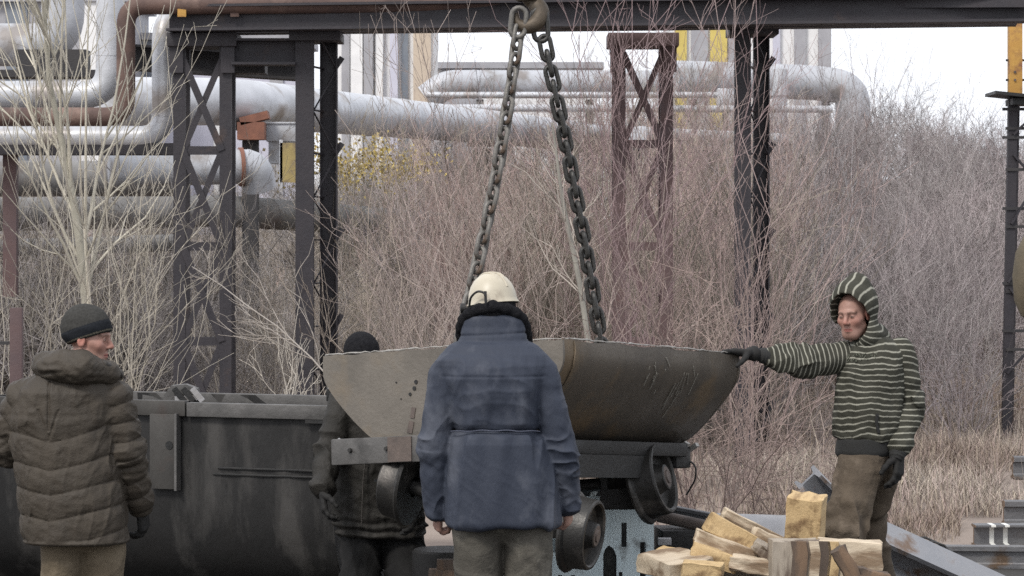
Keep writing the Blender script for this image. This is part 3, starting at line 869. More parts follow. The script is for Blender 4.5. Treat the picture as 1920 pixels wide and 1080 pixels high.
building(1262, 1560, 92, 10.5, "pale factory hall with yellow and grey upright panels on the ridge",
         [(1266, 1288, 'byellow', .12), (1296, 1328, 'bgrey', .1), (1332, 1364, 'byellow', .12), (1366, 1376, 'bgrey', .08), (1450, 1463, 'blav', .15), (1490, 1511, 'bgrey', .15), (1535, 1557, 'bgrey', .15)], 'bwhite', 125)
building(628, 812, 95, 10.8, "white and beige factory front with upright piers behind the long silver pipe",
         [(640, 655, 'bgrey', .1), (658, 680, 'bwhite', .3), (682, 700, 'bgrey', .32), (704, 718, 'bwhite', .2), (731, 746, 'blav', .3), (753, 765, 'bglass', .1), (775, 808, 'bbeige', .3)], 'bwhite', 170)
o = building(812, 1120, 110, 8.6, "low grey shed with a long roof seen between the two chains", [(830, 900, 'bgrey', .1), (950, 960, 'bgrey', .15)], 'bwhite', 110, "long_shed")
building(250, 560, 100, 9.0, "lavender grey hall glimpsed under the left end of the girder", [(255, 290, 'bglass', .1), (400, 430, 'bwhite', .1), (505, 530, 'bgrey', .1)], 'blav', 150, "workshop_hall")
building(-60, 235, 96, 10.0, "grey works building behind the pipes in the upper left corner", [(10, 50, 'bglass', .1), (150, 185, 'bwhite', .2)], 'bgrey', 150, "works_building")

# ------------------------------------------------------------ lattice mast at the right edge
YM = 27.5
xm = px_x(1895, YM)
o = thing("lattice_mast", (xm, YM, gz(xm, YM)), "dark lattice mast with a yellow upper post at the right edge", "mast")
zb, zp = gz(xm, YM) - .1, py_z(178, YM)
wt = .085
for (xa, xb, y) in ((px_x(1886, YM), px_x(1899, YM), YM), (px_x(1958, YM), px_x(1952, YM), YM), (px_x(1890, YM + .4), px_x(1903, YM + .4), YM + .4), (px_x(1962, YM + .4), px_x(1955, YM + .4), YM + .4)):
    MB().bar((xa, y, zb), (xb, y, zp), wt).build("chord", M['gantry'], o)
for k, py in enumerate((205, 241, 258, 318, 391, 425, 531, 546, 620, 655)):
    x0 = px_x(1878 if k % 2 == 0 else 1884, YM)
    MB().bar((x0, YM - .045, py_z(py, YM)), (px_x(1962, YM), YM - .045, py_z(py, YM)), .028).build("rung", M['dark'], o)
for (p0, p1) in (((1900, 252), (1950, 205)), ((1900, 290), (1950, 345)), ((1896, 420), (1950, 330)), ((1893, 540), (1950, 620)), ((1890, 530), (1945, 440)), ((1888, 700), (1945, 640))):
    MB().bar(P(p0[0], p0[1], YM - .06), P(p1[0], p1[1], YM - .06), .045, .02).build("brace", M['gantry'], o)
MB().box(P(1905, 181, YM), (.50, .6, .03), Matrix.Rotation(math.radians(6), 3, 'Y')).box(P(1925, 192, YM), (.34, .4, .06)).build("platform", M['black'], o)
MB().box((px_x(1903, YM), YM, py_z(45, YM)), (.125, .125, py_z(-90, YM) - py_z(172, YM)), bev=.004).build("upper_post", M['yellow'], o)
bl = MB()
for z_ in (135, 150): bl.lathe([(0, .0), (0, .012), (.01, .012), (.01, 0)], P(1903, z_, YM - .0665), (0, -1, 0), 10)
bl.build("bolt", M['hub'], o)
pegs = MB()
for py in (113, 150): pegs.bar(P(1886, py, YM), P(1930, py, YM), .022)
pegs.build("step_peg", M['dark'], o)
# canvas bundle hanging at the right edge
o = thing("hanging_canvas_sack", P(1940, 590, 16.0), "rounded olive brown sack hanging at the right edge before the mast", "sack")
MB().lathe([(-.27, 0), (-.25, .06), (-.17, .105), (-.03, .128), (.1, .118), (.19, .085), (.24, .03), (.25, 0)], P(1942, 510, 16.0), (0.08, 0, 1), 28).jitter(.004, 2).build("sack", M['canvas'], o)
MB().tube([P(1944, 430, 16.0), P(1946, -120, 16.0)], .012, 8).build("rope", M['dark'], o)

# iron post at left
o = thing("iron_post", P(30, 760, 17.5), "dark iron post with a cross bar behind the left man's shoulder", "post")
x = px_x(31, 17.5)
MB().box((x, 17.5, py_z(577, 17.5) / 2), (.075, .06, py_z(577, 17.5)), bev=.004).build("post", M['gantry_red'], o)
MB().bar(P(-40, 643, 17.5), P(22, 643, 17.5), .02).build("cross_bar", M['dark'], o)
# ------------------------------------------------------------ lifted tipping wagon
TL, TR, FR = P(612, 668, 14.0), P(1055, 637, 13.2), P(1384, 664, 14.48)
EU = (TR - TL).normalized()
WW = (TR - TL).length
EV = (FR - TR)
EN = EU.cross(EV).normalized()
EV = EN.cross(EU).normalized()
LL_ = (FR - TR).dot(EV)
OC = (TL + TR) / 2
def Wp(u, v, w): return OC + EU * u + EV * v + EN * w
RW = Matrix((EU, EV, EN)).transposed()
hw = WW / 2
half = [(hw, .0), (hw + .003, -.06), (hw - .006, -.12), (hw - .055, -.19), (hw - .125, -.265), (hw - .205, -.340), (hw - .29, -.405), (hw - .36, -.435), (hw - .46, -.442)]
prof = half + [(-u, w) for u, w in half[::-1]]
wag = thing("tipping_wagon", Wp(0, LL_ / 2, -.9), "tipping wagon with a round-bottomed tub hanging on two chains in the middle", "wagon")

def shell():
    bm = MB(); b = bm.bm
    nv = 14
    th = .011
    cx = sum(p[0] for p in prof) / len(prof)
    inner = []
    for i, (u, w) in enumerate(prof):
        k = 1 - th / max(.2, math.hypot(u, w + .0001))
        inner.append((u * (1 - th / hw), w + (th if abs(w) > .3 else th * abs(w) / .3)))
    rs_ = np.random.RandomState(4)
    rows_o, rows_i = [], []
    for j in range(nv + 1):
        v = .0 + LL_ * j / nv
        dent = rs_.normal(size=len(prof)) * .0034
        dip = [.006 * math.sin(j * 1.7 + 1) if i in (0, len(prof) - 1) else 0 for i in range(len(prof))]
        rows_o.append([b.verts.new(Wp(u + dent[i], v, w + dip[i])) for i, (u, w) in enumerate(prof)])
        rows_i.append([b.verts.new(Wp(u + dent[i], v, w + dip[i])) for i, (u, w) in enumerate(inner)])
    n = len(prof)
    for j in range(nv):
        for i in range(n - 1):
            b.faces.new((rows_o[j][i], rows_o[j][i + 1], rows_o[j + 1][i + 1], rows_o[j + 1][i]))
            b.faces.new((rows_i[j][i + 1], rows_i[j][i], rows_i[j + 1][i], rows_i[j + 1][i + 1]))
        for i in (0, n - 1):
            b.faces.new((rows_o[j][i], rows_o[j + 1][i], rows_i[j + 1][i], rows_i[j][i]))
    for j in (0, nv):
        for i in range(n - 1):
            b.faces.new((rows_o[j][i], rows_o[j][i + 1], rows_i[j][i + 1], rows_i[j][i]))
    return bm
side = shell().build("tub_side", M['tub_side'], wag, angle=50)

def fine(pr, k=3):
    """smooth the profile with Catmull-Rom"""
    out = []
    for i in range(len(pr) - 1):
        p0, p1, p2, p3 = pr[max(i - 1, 0)], pr[i], pr[i + 1], pr[min(i + 2, len(pr) - 1)]
        for s_ in range(k):
            t = s_ / k
            out.append(tuple(.5 * (2 * p1[d] + (-p0[d] + p2[d]) * t + (2 * p0[d] - 5 * p1[d] + 4 * p2[d] - p3[d]) * t * t + (-p0[d] + 3 * p1[d] - 3 * p2[d] + p3[d]) * t ** 3) for d in (0, 1)))
    out.append(pr[-1])
    return out
rj = random.Random(8)
outl = [(u * 1.012, w * 1.015) for u, w in fine(prof)]
top = []
for k in range(1, 40):
    u = -hw + 2 * hw * k / 40
    top.append((u, .002 * math.sin(k * .9) + rj.uniform(-.002, .002)))
Rpl = Matrix((EU, EN, -EV)).transposed()
endp = MB().plate(outl + top, [], Rpl, Wp(0, -.008, 0), .014).build("end_plate", M['tub_end'], wag)
MB().plate([(u, w) for u, w in fine(prof)] + top[::1], [], Rpl, Wp(0, LL_ + .008, 0), .014).build("end_plate", M['tub_side'], wag)
# ragged bright rim left by the cutting torch
def torn(a, b, n, seed, r0=.0036):
    r_ = random.Random(seed)
    pts = [a.lerp(b, k / n) + EN * r_.uniform(-.003, .003) + EU * r_.uniform(-.003, .003) for k in range(n + 1)]
    return pts, [r0 * r_.uniform(.5, 1.6) for _ in pts]
m_ = MB()
for (a, b, n, sd) in ((Wp(-hw, -.01, .006), Wp(hw, -.01, .006), 50, 1), (Wp(hw, 0, .008), Wp(hw, LL_, .006), 60, 2)):
    p_, r_ = torn(a, b, n, sd); m_.tube(p_, r_, 6)
m_.build("torn_rim", M['torn'], wag)
# holes, stains, scratches of the end plate
def on_end(px, py):
    """point of the end plate plane seen at a pixel"""
    o_ = Vector((0, 0, CAM_H)); d_ = P(px, py, 1.0) - o_
    p0 = Wp(0, -.0165, 0)
    t = (p0 - o_).dot(EV) / d_.dot(EV)
    return o_ + d_ * t
m_ = MB()
for (px, py, r_, st) in ((780, 716, .010, 2.1), (777, 728, .010, 2.1), (769, 739, .008, 1.2), (743, 717, .004, 1), (752, 748, .003, 1)):
    m_.lathe([(-.002, 0), (-.002, r_), (.003, r_), (.003, 0)], on_end(px, py), -EV, 12)
m_.build("bolt_hole", M['black'], endp)
m_ = MB()
m_.bar(on_end(772, 790), on_end(768, 812), .030, .006, up=EV).bar(on_end(776, 764), on_end(773, 784), .024, .006, up=EV)
m_.build("rust_strip", M['hub'], endp)
# chalk scribbles and scrapes on the long side
def on_side(v, t):
    """v along the tub, t down the right-hand profile"""
    f = t * 8; i = min(int(f), 7); fr = f - i
    (u0, w0), (u1, w1) = half[i], half[i + 1]
    nrm = (EU * (w0 - w1) + EN * (u1 - u0)); nrm = (nrm if nrm.dot(EU) > 0 else -nrm).normalized()
    return Wp(u0 + (u1 - u0) * fr, v, w0 + (w1 - w0) * fr) + nrm * .004
CHALK = mat("chalk_scrapes", (.27, .255, .22), (.19, .18, .155), 40, .9)
r_ = random.Random(12)
for (v0, t0, n, dv, dt) in ((.80, .14, 11, .025, .26), (1.10, .20, 11, .03, .26)):
    m_ = MB()
    for k in range(n - 2):
        v = v0 + r_.uniform(-.08, .10); t = t0 + r_.uniform(-.06, .2)
        a = on_side(v, t); b = on_side(v + dv + .02 * r_.uniform(-1, 1), t + dt * r_.uniform(.3, .8))
        m_.bar(a, b, r_.uniform(.0018, .0036), .003, up=EU)
    m_.build("chalk_marks", CHALK, side)
# plate seam along the side
m_ = MB()
for v in (.09,):
    m_.tube([on_side(v + .004 * math.sin(k), k / 20) for k in range(20)], .004, 6)
m_.build("weld_seam", M['tub_side'], side)
# underframe
m_ = MB().box(Wp(0, LL_ / 2, -.475), (.86, LL_ * .92, .07), RW, bev=.01)
m_.build("sole_plate", M['black'], wag)
for u in (-.40, .40):
    MB().prism([(-.03, -.055), (.03, -.055), (.03, -.043), (-.018, -.043), (-.018, .043), (.03, .043), (.03, .055), (-.03, .055)],
               Wp(u, .02, -.565), Wp(u, LL_ * (.72 if u > 0 else .9), -.565), up=EN).build("side_sill", M['black'], wag)
hs = MB().box(Wp(-.02, -.10, -.475), (1.12, .045, .125), RW, bev=.006).build("headstock", M['car_rim'], wag)
MB().box(Wp(-.16, -.128, -.475), (.14, .006, .118), RW).build("patch_plate", M['hub'], hs)
MB().box(Wp(.0, LL_ - .06, -.51), (.80, .14, .11), RW, bev=.012).build("headstock", M['black'], wag)
bt = MB()
for u in (-.46, -.24, .1, .3):
    bt.lathe([(0, 0), (0, .012), (.012, .010), (.012, 0)], Wp(u, -.123, -.47), -EV, 8)
bt.build("bolt", M['wheel'], hs)
# wheelsets, each swung on its own pedestal
WPRO = [(-.070, .05), (-.068, .155), (-.064, .186), (-.052, .192), (-.042, .186), (-.034, .170), (.0, .166), (.05, .163), (.058, .158), (.060, .148), (.052, .140), (.022, .132),
        (.016, .10), (.022, .07), (.045, .060), (.068, .056), (.072, .048), (.066, .036), (.066, 0)]
def wheel(c, axis, par, sc=1.0):
    pro = [(h * sc, r * sc) for h, r in WPRO]
    w_ = MB().lathe(pro, c, axis, 56).build("wheel", M['wheel'], par, angle=28)
    ax = Vector(axis).normalized()
    MB().lathe([(.0, .048 * sc), (.005, .048 * sc), (.005, .030 * sc), (.012, .028 * sc), (.012, 0)], Vector(c) + ax * .067 * sc, ax, 24).build("hub_cap", M['hub'], w_)
    return w_
def wheelset(cl, cr, face_l, face_r, sc_l=1.0, sc_r=1.0):
    ax = (cr - cl).normalized()
    wheel(cl, face_l, wag, sc_l); wheel(cr, face_r, wag, sc_r)
    MB().tube([cl, cl.lerp(cr, .06), cl.lerp(cr, .94), cr], [.045, .034, .034, .045], 18).build("axle", M['black'], wag)
cl1, cr1 = P(752, 908, 13.72), P(1092, 1000, 13.15)
wheelset(cl1, cr1, Vector((-.92, .36, .16)), Vector((.93, -.34, -.13)))
cl2, cr2 = P(925, 925, 14.9), P(1224, 900, 14.32)
wheelset(cl2, cr2, -(cr2 - cl2).normalized(), Vector((.92, -.34, .25)), 1.0, 1.12)
for c_, up_u in ((cl1.lerp(cr1, .22), -.3), (cl1.lerp(cr1, .80), .3)):
    MB().bar(c_, Wp(up_u, .22, -.55), .13, .10).box(c_, (.16, .13, .13), bev=.01).build("pedestal", M['black'], wag)
for c_, up_u in ((cl2.lerp(cr2, .25), -.3), (cl2.lerp(cr2, .80), .30)):
    MB().bar(c_, Wp(up_u, 1.12, -.55), .15, .12).box(c_ + Vector((0, 0, -.03)), (.20, .15, .20), bev=.01).build("pedestal", M['black'], wag)
# torn hook at the far lower corner
MB().tube(fillet([Wp(.38, LL_ + .0, -.52), Wp(.42, LL_ + .02, -.55), Wp(.42, LL_ + .02, -.62), Wp(.36, LL_ + .02, -.70)], .05), .005, 8).build("bent_rod", M['wheel'], wag)
MB().box(Wp(.33, LL_ + .03, -.425), (.10, .03, .02), RW @ Matrix.Rotation(.5, 3, 'Y')).box(Wp(.40, LL_ + .03, -.46), (.06, .03, .02), RW @ Matrix.Rotation(-.5, 3, 'Y')).build("torn_lug", M['torn'], wag)

# ------------------------------------------------------------ hook and chains
hk = thing("crane_hook", P(994, 30, 14.25), "brown crane hook at the top edge carrying both chains", "hook")
hp = [P(990, -60, 14.25), P(990, -10, 14.25), P(1003, 6, 14.25), P(1014, 24, 14.22), P(1004, 44, 14.2), P(986, 50, 14.2), P(970, 40, 14.2), P(968, 24, 14.2)]
def cr(pts, k=6):
    out = []
    for i in range(len(pts) - 1):
        p0, p1, p2, p3 = pts[max(i - 1, 0)], pts[i], pts[i + 1], pts[min(i + 2, len(pts) - 1)]
        for s_ in range(k):
            t = s_ / k
            out.append(.5 * (2 * p1 + (p2 - p0) * t + (2 * p0 - 5 * p1 + 4 * p2 - p3) * t * t + (3 * p1 - p0 - 3 * p2 + p3) * t ** 3))
    out.append(pts[-1]); return out
cp = cr(hp)
MB().tube(cp, [.030 + .014 * math.sin(math.pi * min(1, i / (len(cp) * .8))) - (.022 * max(0, i / len(cp) - .7) / .3) for i in range(len(cp))], 16).build("hook", M['hook'], hk)
MB().lathe([(-.05, .05), (-.045, .062), (.05, .062), (.06, .05)], P(990, -16, 14.25), (0, 0, 1), 24).build("collar", M['hook'], hk)
MB().box(P(990, -120, 14.25), (.26, .18, .42), bev=.03).build("block", M['yellow'], hk)

def link_mesh(Lp, wd, wire, seed):
    """stadium ring in the local XZ plane, long in Z"""
    pts = []
    r_ = wd / 2; s_ = Lp / 2
    for k in range(9): a = math.pi * k / 8; pts.append(Vector((r_ * math.cos(a), 0, s_ - r_ + wire / 2 + r_ * math.sin(a))))
    for k in range(9): a = math.pi + math.pi * k / 8; pts.append(Vector((r_ * math.cos(a), 0, -s_ + r_ - wire / 2 + r_ * math.sin(a))))
    return pts
def chain(name, a, b, n, wire, wd, twist, mtl, label, sag, seed, big=None):
    o = thing(name, a, label, "chain")
    rr_ = random.Random(seed)
    pitch = (b - a).length / n
    pts = link_mesh(pitch + wire, wd - wire, wire, 0)
    m_ = MB().tube(pts, wire / 2, 10, closed=True)
    first = None
    axis = (b - a).normalized()
    for k in range(n):
        t = (k + .5) / n
        c_ = a.lerp(b, t) + sag * math.sin(math.pi * t)
        dx = (a.lerp(b, t + .01) + sag * math.sin(math.pi * (t + .01)) - a.lerp(b, t - .01) - sag * math.sin(math.pi * (t - .01))).normalized()
        R_ = frame(-dx, Vector((0, 1, 0)))
        R_ = R_ @ Matrix.Rotation(twist + (math.pi / 2 if k % 2 else 0) + rr_.uniform(-.16, .16), 3, 'Z') @ Matrix.Rotation(rr_.uniform(-.04, .04), 3, 'Y')
        if first is None:
            first = m_.build("chain_link", mtl, o, smooth=True)
            # geometry was shifted by the parent's offset: undo, links carry their own transform
            first.data.transform(Matrix.Translation(wloc(o)))
            ob = first
        else:
            ob = first.copy(); COL.objects.link(ob); ob.parent = o
        ob.matrix_local = Matrix.Translation(c_ - o.location) @ R_.to_4x4()
    if big:
        q = MB().tube([big[0] + frame(big[1], Vector((0, 1, 0))) @ p_ for p_ in link_mesh(big[2], big[3], big[4], 0)], big[4] / 2, 12, closed=True)
        q.build("master_link", mtl, o)
    return o
d_r = (P(1127, 640, 14.2) - P(1018, 60, 14.2))
chain("dark_chain", P(1021, 76, 14.2), P(1132, 672, 14.2), 21, .0245, .078, .10, M['chain_dark'],
      "dark oiled chain hanging on the right side of the hook", Vector((.012, 0, 0)), 3, (P(1013, 47, 14.2), -(d_r.normalized()) + Vector((.1, 0, 0)), .135, .070, .026))
chain("grey_chain", P(973, 55, 14.2), P(853, 672, 14.0), 22, .0245, .078, .75, M['chain_grey'],
      "paler grey chain hanging on the left side of the hook", Vector((.028, 0, 0)), 5, (P(972, 42, 14.18), Vector((.1, 0, 1)), .12, .072, .026))

# ------------------------------------------------------------ steel skip at the left
CA, CB = P(-70, 760, 15.75), P(620, 760, 14.92)
CA.z = CB.z = py_z(763, 14.95)
cd = (CB - CA).normalized(); cn = Vector((-cd.y, cd.x, 0))
car = thing("steel_skip", ((CA + CB) / 2 + cn * .45).xy.to_3d(), "long sooty round-bottomed steel skip standing at the left", "skip")
ZR = CA.z
cprof = [(0, 0), (.0, -.14), (.003, -.36), (.012, -.54), (.038, -.70), (.09, -.84), (.18, -.95), (.32, -1.04), (.46, -1.06)]
full = cprof + [(.92 - d_, z_) for d_, z_ in cprof[-2::-1]]
def car_shell():
    m_ = MB(); b = m_.bm; n = 26
    L = (CB - CA).length
    rs_ = np.random.RandomState(2)
    full_s = fine(full, 2)
    ro, ri = [], []
    for j in range(n + 1):
        c_ = CA + cd * (L * j / n)
        dn = rs_.normal(size=len(full_s)) * .0035
        ro.append([b.verts.new(c_ + cn * (d_ + dn[i]) + Vector((0, 0, z_))) for i, (d_, z_) in enumerate(full_s)])
        ri.append([b.verts.new(c_ + cn * (.46 + (d_ - .46) * .972 + dn[i]) + Vector((0, 0, z_ * .985))) for i, (d_, z_) in enumerate(full_s)])
    k = len(full_s)
    for j in range(n):
        for i in range(k - 1):
            b.faces.new((ro[j][i], ro[j][i + 1], ro[j + 1][i + 1], ro[j + 1][i]))
            b.faces.new((ri[j][i + 1], ri[j][i], ri[j + 1][i], ri[j + 1][i + 1]))
        for i in (0, k - 1): b.faces.new((ro[j][i], ro[j + 1][i], ri[j + 1][i], ri[j][i]))
    return m_
body = car_shell().build("body", M['car'], car, angle=50)
Rc = Matrix((cd, cn, Vector((0, 0, 1)))).transposed()
Lc = (CB - CA).length
def Cp(s_, d_, z_): return CB - cd * s_ + cn * d_ + Vector((0, 0, z_))     # s_ metres from the right end
for s_ in (0.0, Lc):
    MB().plate([(d_, z_) for d_, z_ in fine(full, 2)], [], Matrix((cn, Vector((0, 0, 1)), cd)).transposed(), Cp(s_, 0, 0), .014).build("end_plate", M['car'], car)
rim = MB()
rim.box(Cp(.415, -.012, -.028), (.83, .05, .075), Rc, bev=.006)
rim.build("rim", M['car_rim'], car)
rim = MB().box(Cp(.835 + (Lc - .83) / 2, -.010, -.024), (Lc - .84, .046, .082), Rc, bev=.006)
rim.build("rim", M['car_light'], car)
MB().box(Cp(Lc / 2, .93, -.03), (Lc, .05, .07), Rc, bev=.006).build("rim", M['car_rim'], car)
MB().box(Cp(-.02, .45, -.028), (.04, .95, .07), Rc, bev=.006).build("rim", M['car_rim'], car)
MB().box(Cp(.05, -.022, -.075), (.16, .03, .018), Rc).build("rim_lip", M['black'], car)
pl = MB().box(Cp(.965, -.024, -.255), (.17, .030, .40), Rc, bev=.004).build("side_plate", M['car_light'], car)
MB().box(Cp(.885, -.032, -.255), (.014, .05, .41), Rc).build("plate_flange", M['car_rim'], pl)
MB().lathe([(0, 0), (0, .022), (.004, .022), (.004, 0)], Cp(.93, -.0395, -.22), -cn, 14).build("oil_hole", M['black'], pl)
MB().box(Cp(1.66, -.022, -.27), (.16, .03, .42), Rc, bev=.004).build("side_plate", M['car_light'], car)
# pressed ribs
for (s0, s1, z_, h_) in ((.02, .66, -.335, .012), (.02, .69, -.368, .012)):
    MB().box(Cp((s0 + s1) / 2, -.004 + .012, z_), (s1 - s0, .028, h_), Rc, bev=.004).build("side_rib", M['black'], car)
MB().box(Vector((Cp(Lc / 2, .46, 0).x, Cp(Lc / 2, .46, 0).y, .04)), (Lc * .9, .3, .08), Rc).build("skid", M['black'], car)
# small machine seen over the car's rim
o = thing("slotted_grate", P(345, 756, 15.95), "grey slotted casting lying on the far rim of the steel skip", "casting")
mm = MB().plate([(-.10, -.05), (.10, -.05), (.085, .035), (.02, .06), (-.06, .052), (-.10, .0)], [], Matrix(((1, 0, 0), (0, 0, -1), (0, 1, 0))), P(343, 740, 15.9), .10)
mm.build("casting", M['car_rim'], o)
for k in range(3):
    MB().bar(P(326 + 17 * k, 728, 15.83), P(346 + 17 * k, 752, 15.83), .018, .03).build("slot_bar", M['black'] if k < 2 else M['sheet'], o)
MB().bar(P(328, 748, 15.84), P(372, 745, 15.84), .014, .03).build("slot_bar", M['sheet'], o)
# iron bracket at the car's right end
o = thing("shiny_bracket", P(622, 760, 15.2), "small bracket with a bright top at the steel skip's right end", "bracket")
MB().box(P(621, 738, 15.2), (.05, .04, .08), bev=.004).build("body", M['black'], o)
MB().box(P(623, 727, 15.19), (.046, .05, .014), bev=.003).build("top", M['clad'], o)

# ------------------------------------------------------------ pale blue stand and scrap around it
o = thing("blue_steel_stand", (px_x(1130, 14.75), 14.75, 0), "pale blue slotted steel stand behind the lowest wheel", "stand")
YS = 14.75; sS = F / YS
def sp(px, py): return ((px - 1130) / sS, (HOR - py) / sS + CAM_H)
holes = [[sp(1165, 980), sp(1175, 980), sp(1175, 1026), sp(1165, 1026)], [sp(1200, 1016), sp(1211, 1016), sp(1211, 1092), sp(1200, 1092)],
         [sp(1131, 1040), sp(1134, 1030), sp(1142, 1022), sp(1150, 1028), sp(1156, 1042), sp(1156, 1092), sp(1131, 1092)],
         [sp(1160, 1072), sp(1167, 1072), sp(1167, 1092), sp(1160, 1092)],
         [sp(1034, 985), sp(1042, 985), sp(1042, 1036), sp(1034, 1036)], [sp(1046, 1078), sp(1054, 1078), sp(1054, 1092), sp(1046, 1092)], [sp(1070, 1078), sp(1078, 1078), sp(1078, 1092), sp(1070, 1092)]]
outer = [(sp(1026, 0)[0], 0.02), (sp(1226, 0)[0], 0.02), sp(1226, 980), sp(1200, 940), sp(1190, 932), sp(1036, 930), sp(1026, 945)]
Rst = Matrix(((1, 0, 0), (0, 0, -1), (0, 1, 0)))
MB().plate(outer, holes, Rst, Vector((px_x(1130, YS), YS, 0)), .02).build("front_plate", M['blue'], o)
MB().plate(outer, [], Rst, Vector((px_x(1130, YS), YS + .42, 0)), .02).build("rear_plate", M['blue'], o)
MB().box((px_x(1130, YS), YS + .21, .05), (.52, .40, .06)).build("base", M['blue'], o)
MB().box((px_x(1143, YS), YS + .12, .30), (.07, .05, .5), bev=.01).build("inner_gear", M['wheel'], o)
MB().box((px_x(1130, YS), YS + .30, .40), (.46, .02, .66)).build("slot_shade_sheet", M['black'], o)  # black sheet added to stand for the shade inside, behind the slots
MB().box(P(1116, 908, YS + .1), (.115, .05, .055), Matrix.Rotation(-.2, 3, 'Y'), bev=.006).bar(P(1116, 918, YS + .1), P(1100, 960, YS + .1), .03).build("white_bracket", M['whitep'], o)

RAILP = [(-.062, 0), (.062, 0), (.062, .010), (.012, .022), (.008, .03), (.008, .092), (.034, .100), (.034, .126), (.028, .132), (-.028, .132), (-.034, .126), (-.034, .100), (-.008, .092), (-.008, .03), (-.012, .022), (-.062, .010)]
def rail(a, b, sc, mtl, label, name="steel_rail", group=None, prof_=None, up=Vector((0, 0, 1)), end=True):
    o = thing(name, a, label, "rail", group)
    pr = [(x * sc, y * sc) for x, y in (prof_ or RAILP)]
    MB().prism(pr, a, b, up).build("rail", mtl, o, angle=25)
    if end:
        d_ = (b - a).normalized()
        MB().prism([(x * .985, y * .985 + .001) for x, y in pr], a - d_ * .003, a, up).build("cut_end", M['rail_end'], o)
    return o
IP = [(-.07, 0), (.07, 0), (.07, .012), (.008, .018), (.008, .114), (.07, .120), (.07, .132), (-.07, .132), (-.07, .120), (-.008, .114), (-.008, .018), (-.07, .012)]
GR = "rails lying at the right edge"
for (pxl, base, h_, dy, lab, pf) in ((1754, 1065, .135, -.25, "lowest and longest of the rails lying at the right edge", RAILP), (1826, 1025, .140, .1, "rail with a pale painted end, second from the bottom at the right edge", IP),
                                (1882, 985, .17, 0, "thick rail third from the bottom at the right edge, in dry grass", RAILP), (1899, 898, .185, .1, "short rail end farthest up in the dry grass at the right edge", RAILP)):
    Yq = CAM_H * F / (base - HOR)
    a = Vector((px_x(pxl, Yq), Yq, .006 + gz(px_x(pxl, Yq), Yq))); b = a + Vector((3.2, dy, 0))
    ro = rail(a, b, h_ / .132, M['rail'], lab, prof_=pf)
    if base == 1025:
        q = MB()
        for k in (.10, .19):
            q.prism([(x * h_ / .132 * 1.01, y * h_ / .132 * 1.006) for x, y in IP], a + (b - a).normalized() * k, a + (b - a).normalized() * (k + .03))
        q.build("paint_band", M['whitep'], ro)
# slanting channel beam behind the hooded man's legs
CHP = [(-.10, 0), (.10, 0), (.10, .016), (.012, .03), (.012, .12), (.09, .13), (.09, .15), (-.09, .15), (-.09, .13), (-.012, .12), (-.012, .03), (-.10, .016)]
a, b = P(1497, 915, 16.3), P(1720, 1140, 16.6)
o = rail(a, b, 1.0, M['beam_grey'], "grey steel beam slanting down to the right behind the striped hoodie man's legs", "slanting_beam", prof_=CHP, up=Vector((0, -.25, 1)), end=False)
rail(P(1600, 1030, 16.0), P(1900, 1165, 16.4), 1.25, M['beam_grey'], "broad grey girder lying right of the striped hoodie man's legs, sloping down to the right", "sloping_girder", prof_=CHP, up=Vector((0, -.55, .85)), end=False)
o = thing("timber_prop", Vector((px_x(1600, 16.6), 16.6, 0)), "dark timber prop under the slanting beam", "prop")
MB().box((px_x(1588, 16.75), 16.75, .22), (.25, .2, .44), bev=.01).build("prop", M['wood_dark'], o)
# galvanised trough behind the wood pile
o = thing("galvanised_trough", Vector((px_x(1405, 15.2), 15.2, 0)), "pale galvanised trough lying behind the heap of wood blocks", "trough")
tp = []
for k in range(13):
    a_ = math.pi * k / 12
    tp.append((-.24 * math.cos(a_), .28 + .26 * math.sin(a_)))
tp = [(-.24, 0)] + tp + [(.24, 0)]
ti = [(x * .96, y - .008) for x, y in tp[::-1]]
MB().prism(tp + ti, Vector((px_x(1338, 15.2), 15.3, 0)), Vector((px_x(1560, 15.2), 15.1, .0)), up=Vector((0, 0, 1))).build("sheet", M['sheet'], o)
rail(P(1338, 992, 14.95), P(1235, 972, 15.1), .62, M['rail'], "short rail offcut lying beside the far wheel, left of the wood", "rail_offcut")
o = thing("round_iron_bar", P(1290, 975, 14.7), "round brown iron bar lying right of the far wheel", "bar")
MB().tube([P(1236, 968, 14.8), P(1338, 990, 14.6)], .032, 14).build("bar", M['hub'], o)
o = thing("gap_shade_stack", Vector((px_x(1285, 15.0), 15.0, 0)), "dark sleeper stack in the gap right of the pale blue stand", "sleepers")  # dark blocks added to stand for the black shade of this gap
for k, (z_, m_) in enumerate(((.10, 'black'), (.28, 'wood_dark'), (.42, 'black'))):
    MB().box((px_x(1290, 15.05) + .02 * k, 15.08, z_), (.46 - .03 * k, .30, .13), Matrix.Rotation(.06 * k, 3, 'Z'), bev=.01).build("shade_block", M[m_], o)
MB().box(P(1246, 1015, 14.86), (.07, .05, .035), bev=.004).build("grey_shim", M['sheet'], o)
# things between the blue coat and the stooping man
o = thing("iron_drum", Vector((px_x(838, 14.3), 14.3, 0)), "dark grey iron drum behind the bare hand", "drum")
MB().lathe([(0, 0), (0, .17), (.01, .175), (.42, .175), (.43, .165), (.43, .0)], Vector((px_x(838, 14.35), 14.35, .02)), (0, 0, 1), 28).build("drum", M['car'], o)
o = thing("brown_plank", P(848, 1066, 13.9), "brown plank lying before the iron drum", "plank")
MB().box(P(850, 1058, 13.95), (.16, .06, .05), bev=.004).box(P(850, 1090, 13.95), (.24, .10, .12), bev=.006).box(P(850, 1165, 13.95), (.2, .10, .25), bev=.006).build("plank", M['wood_dark'], o)

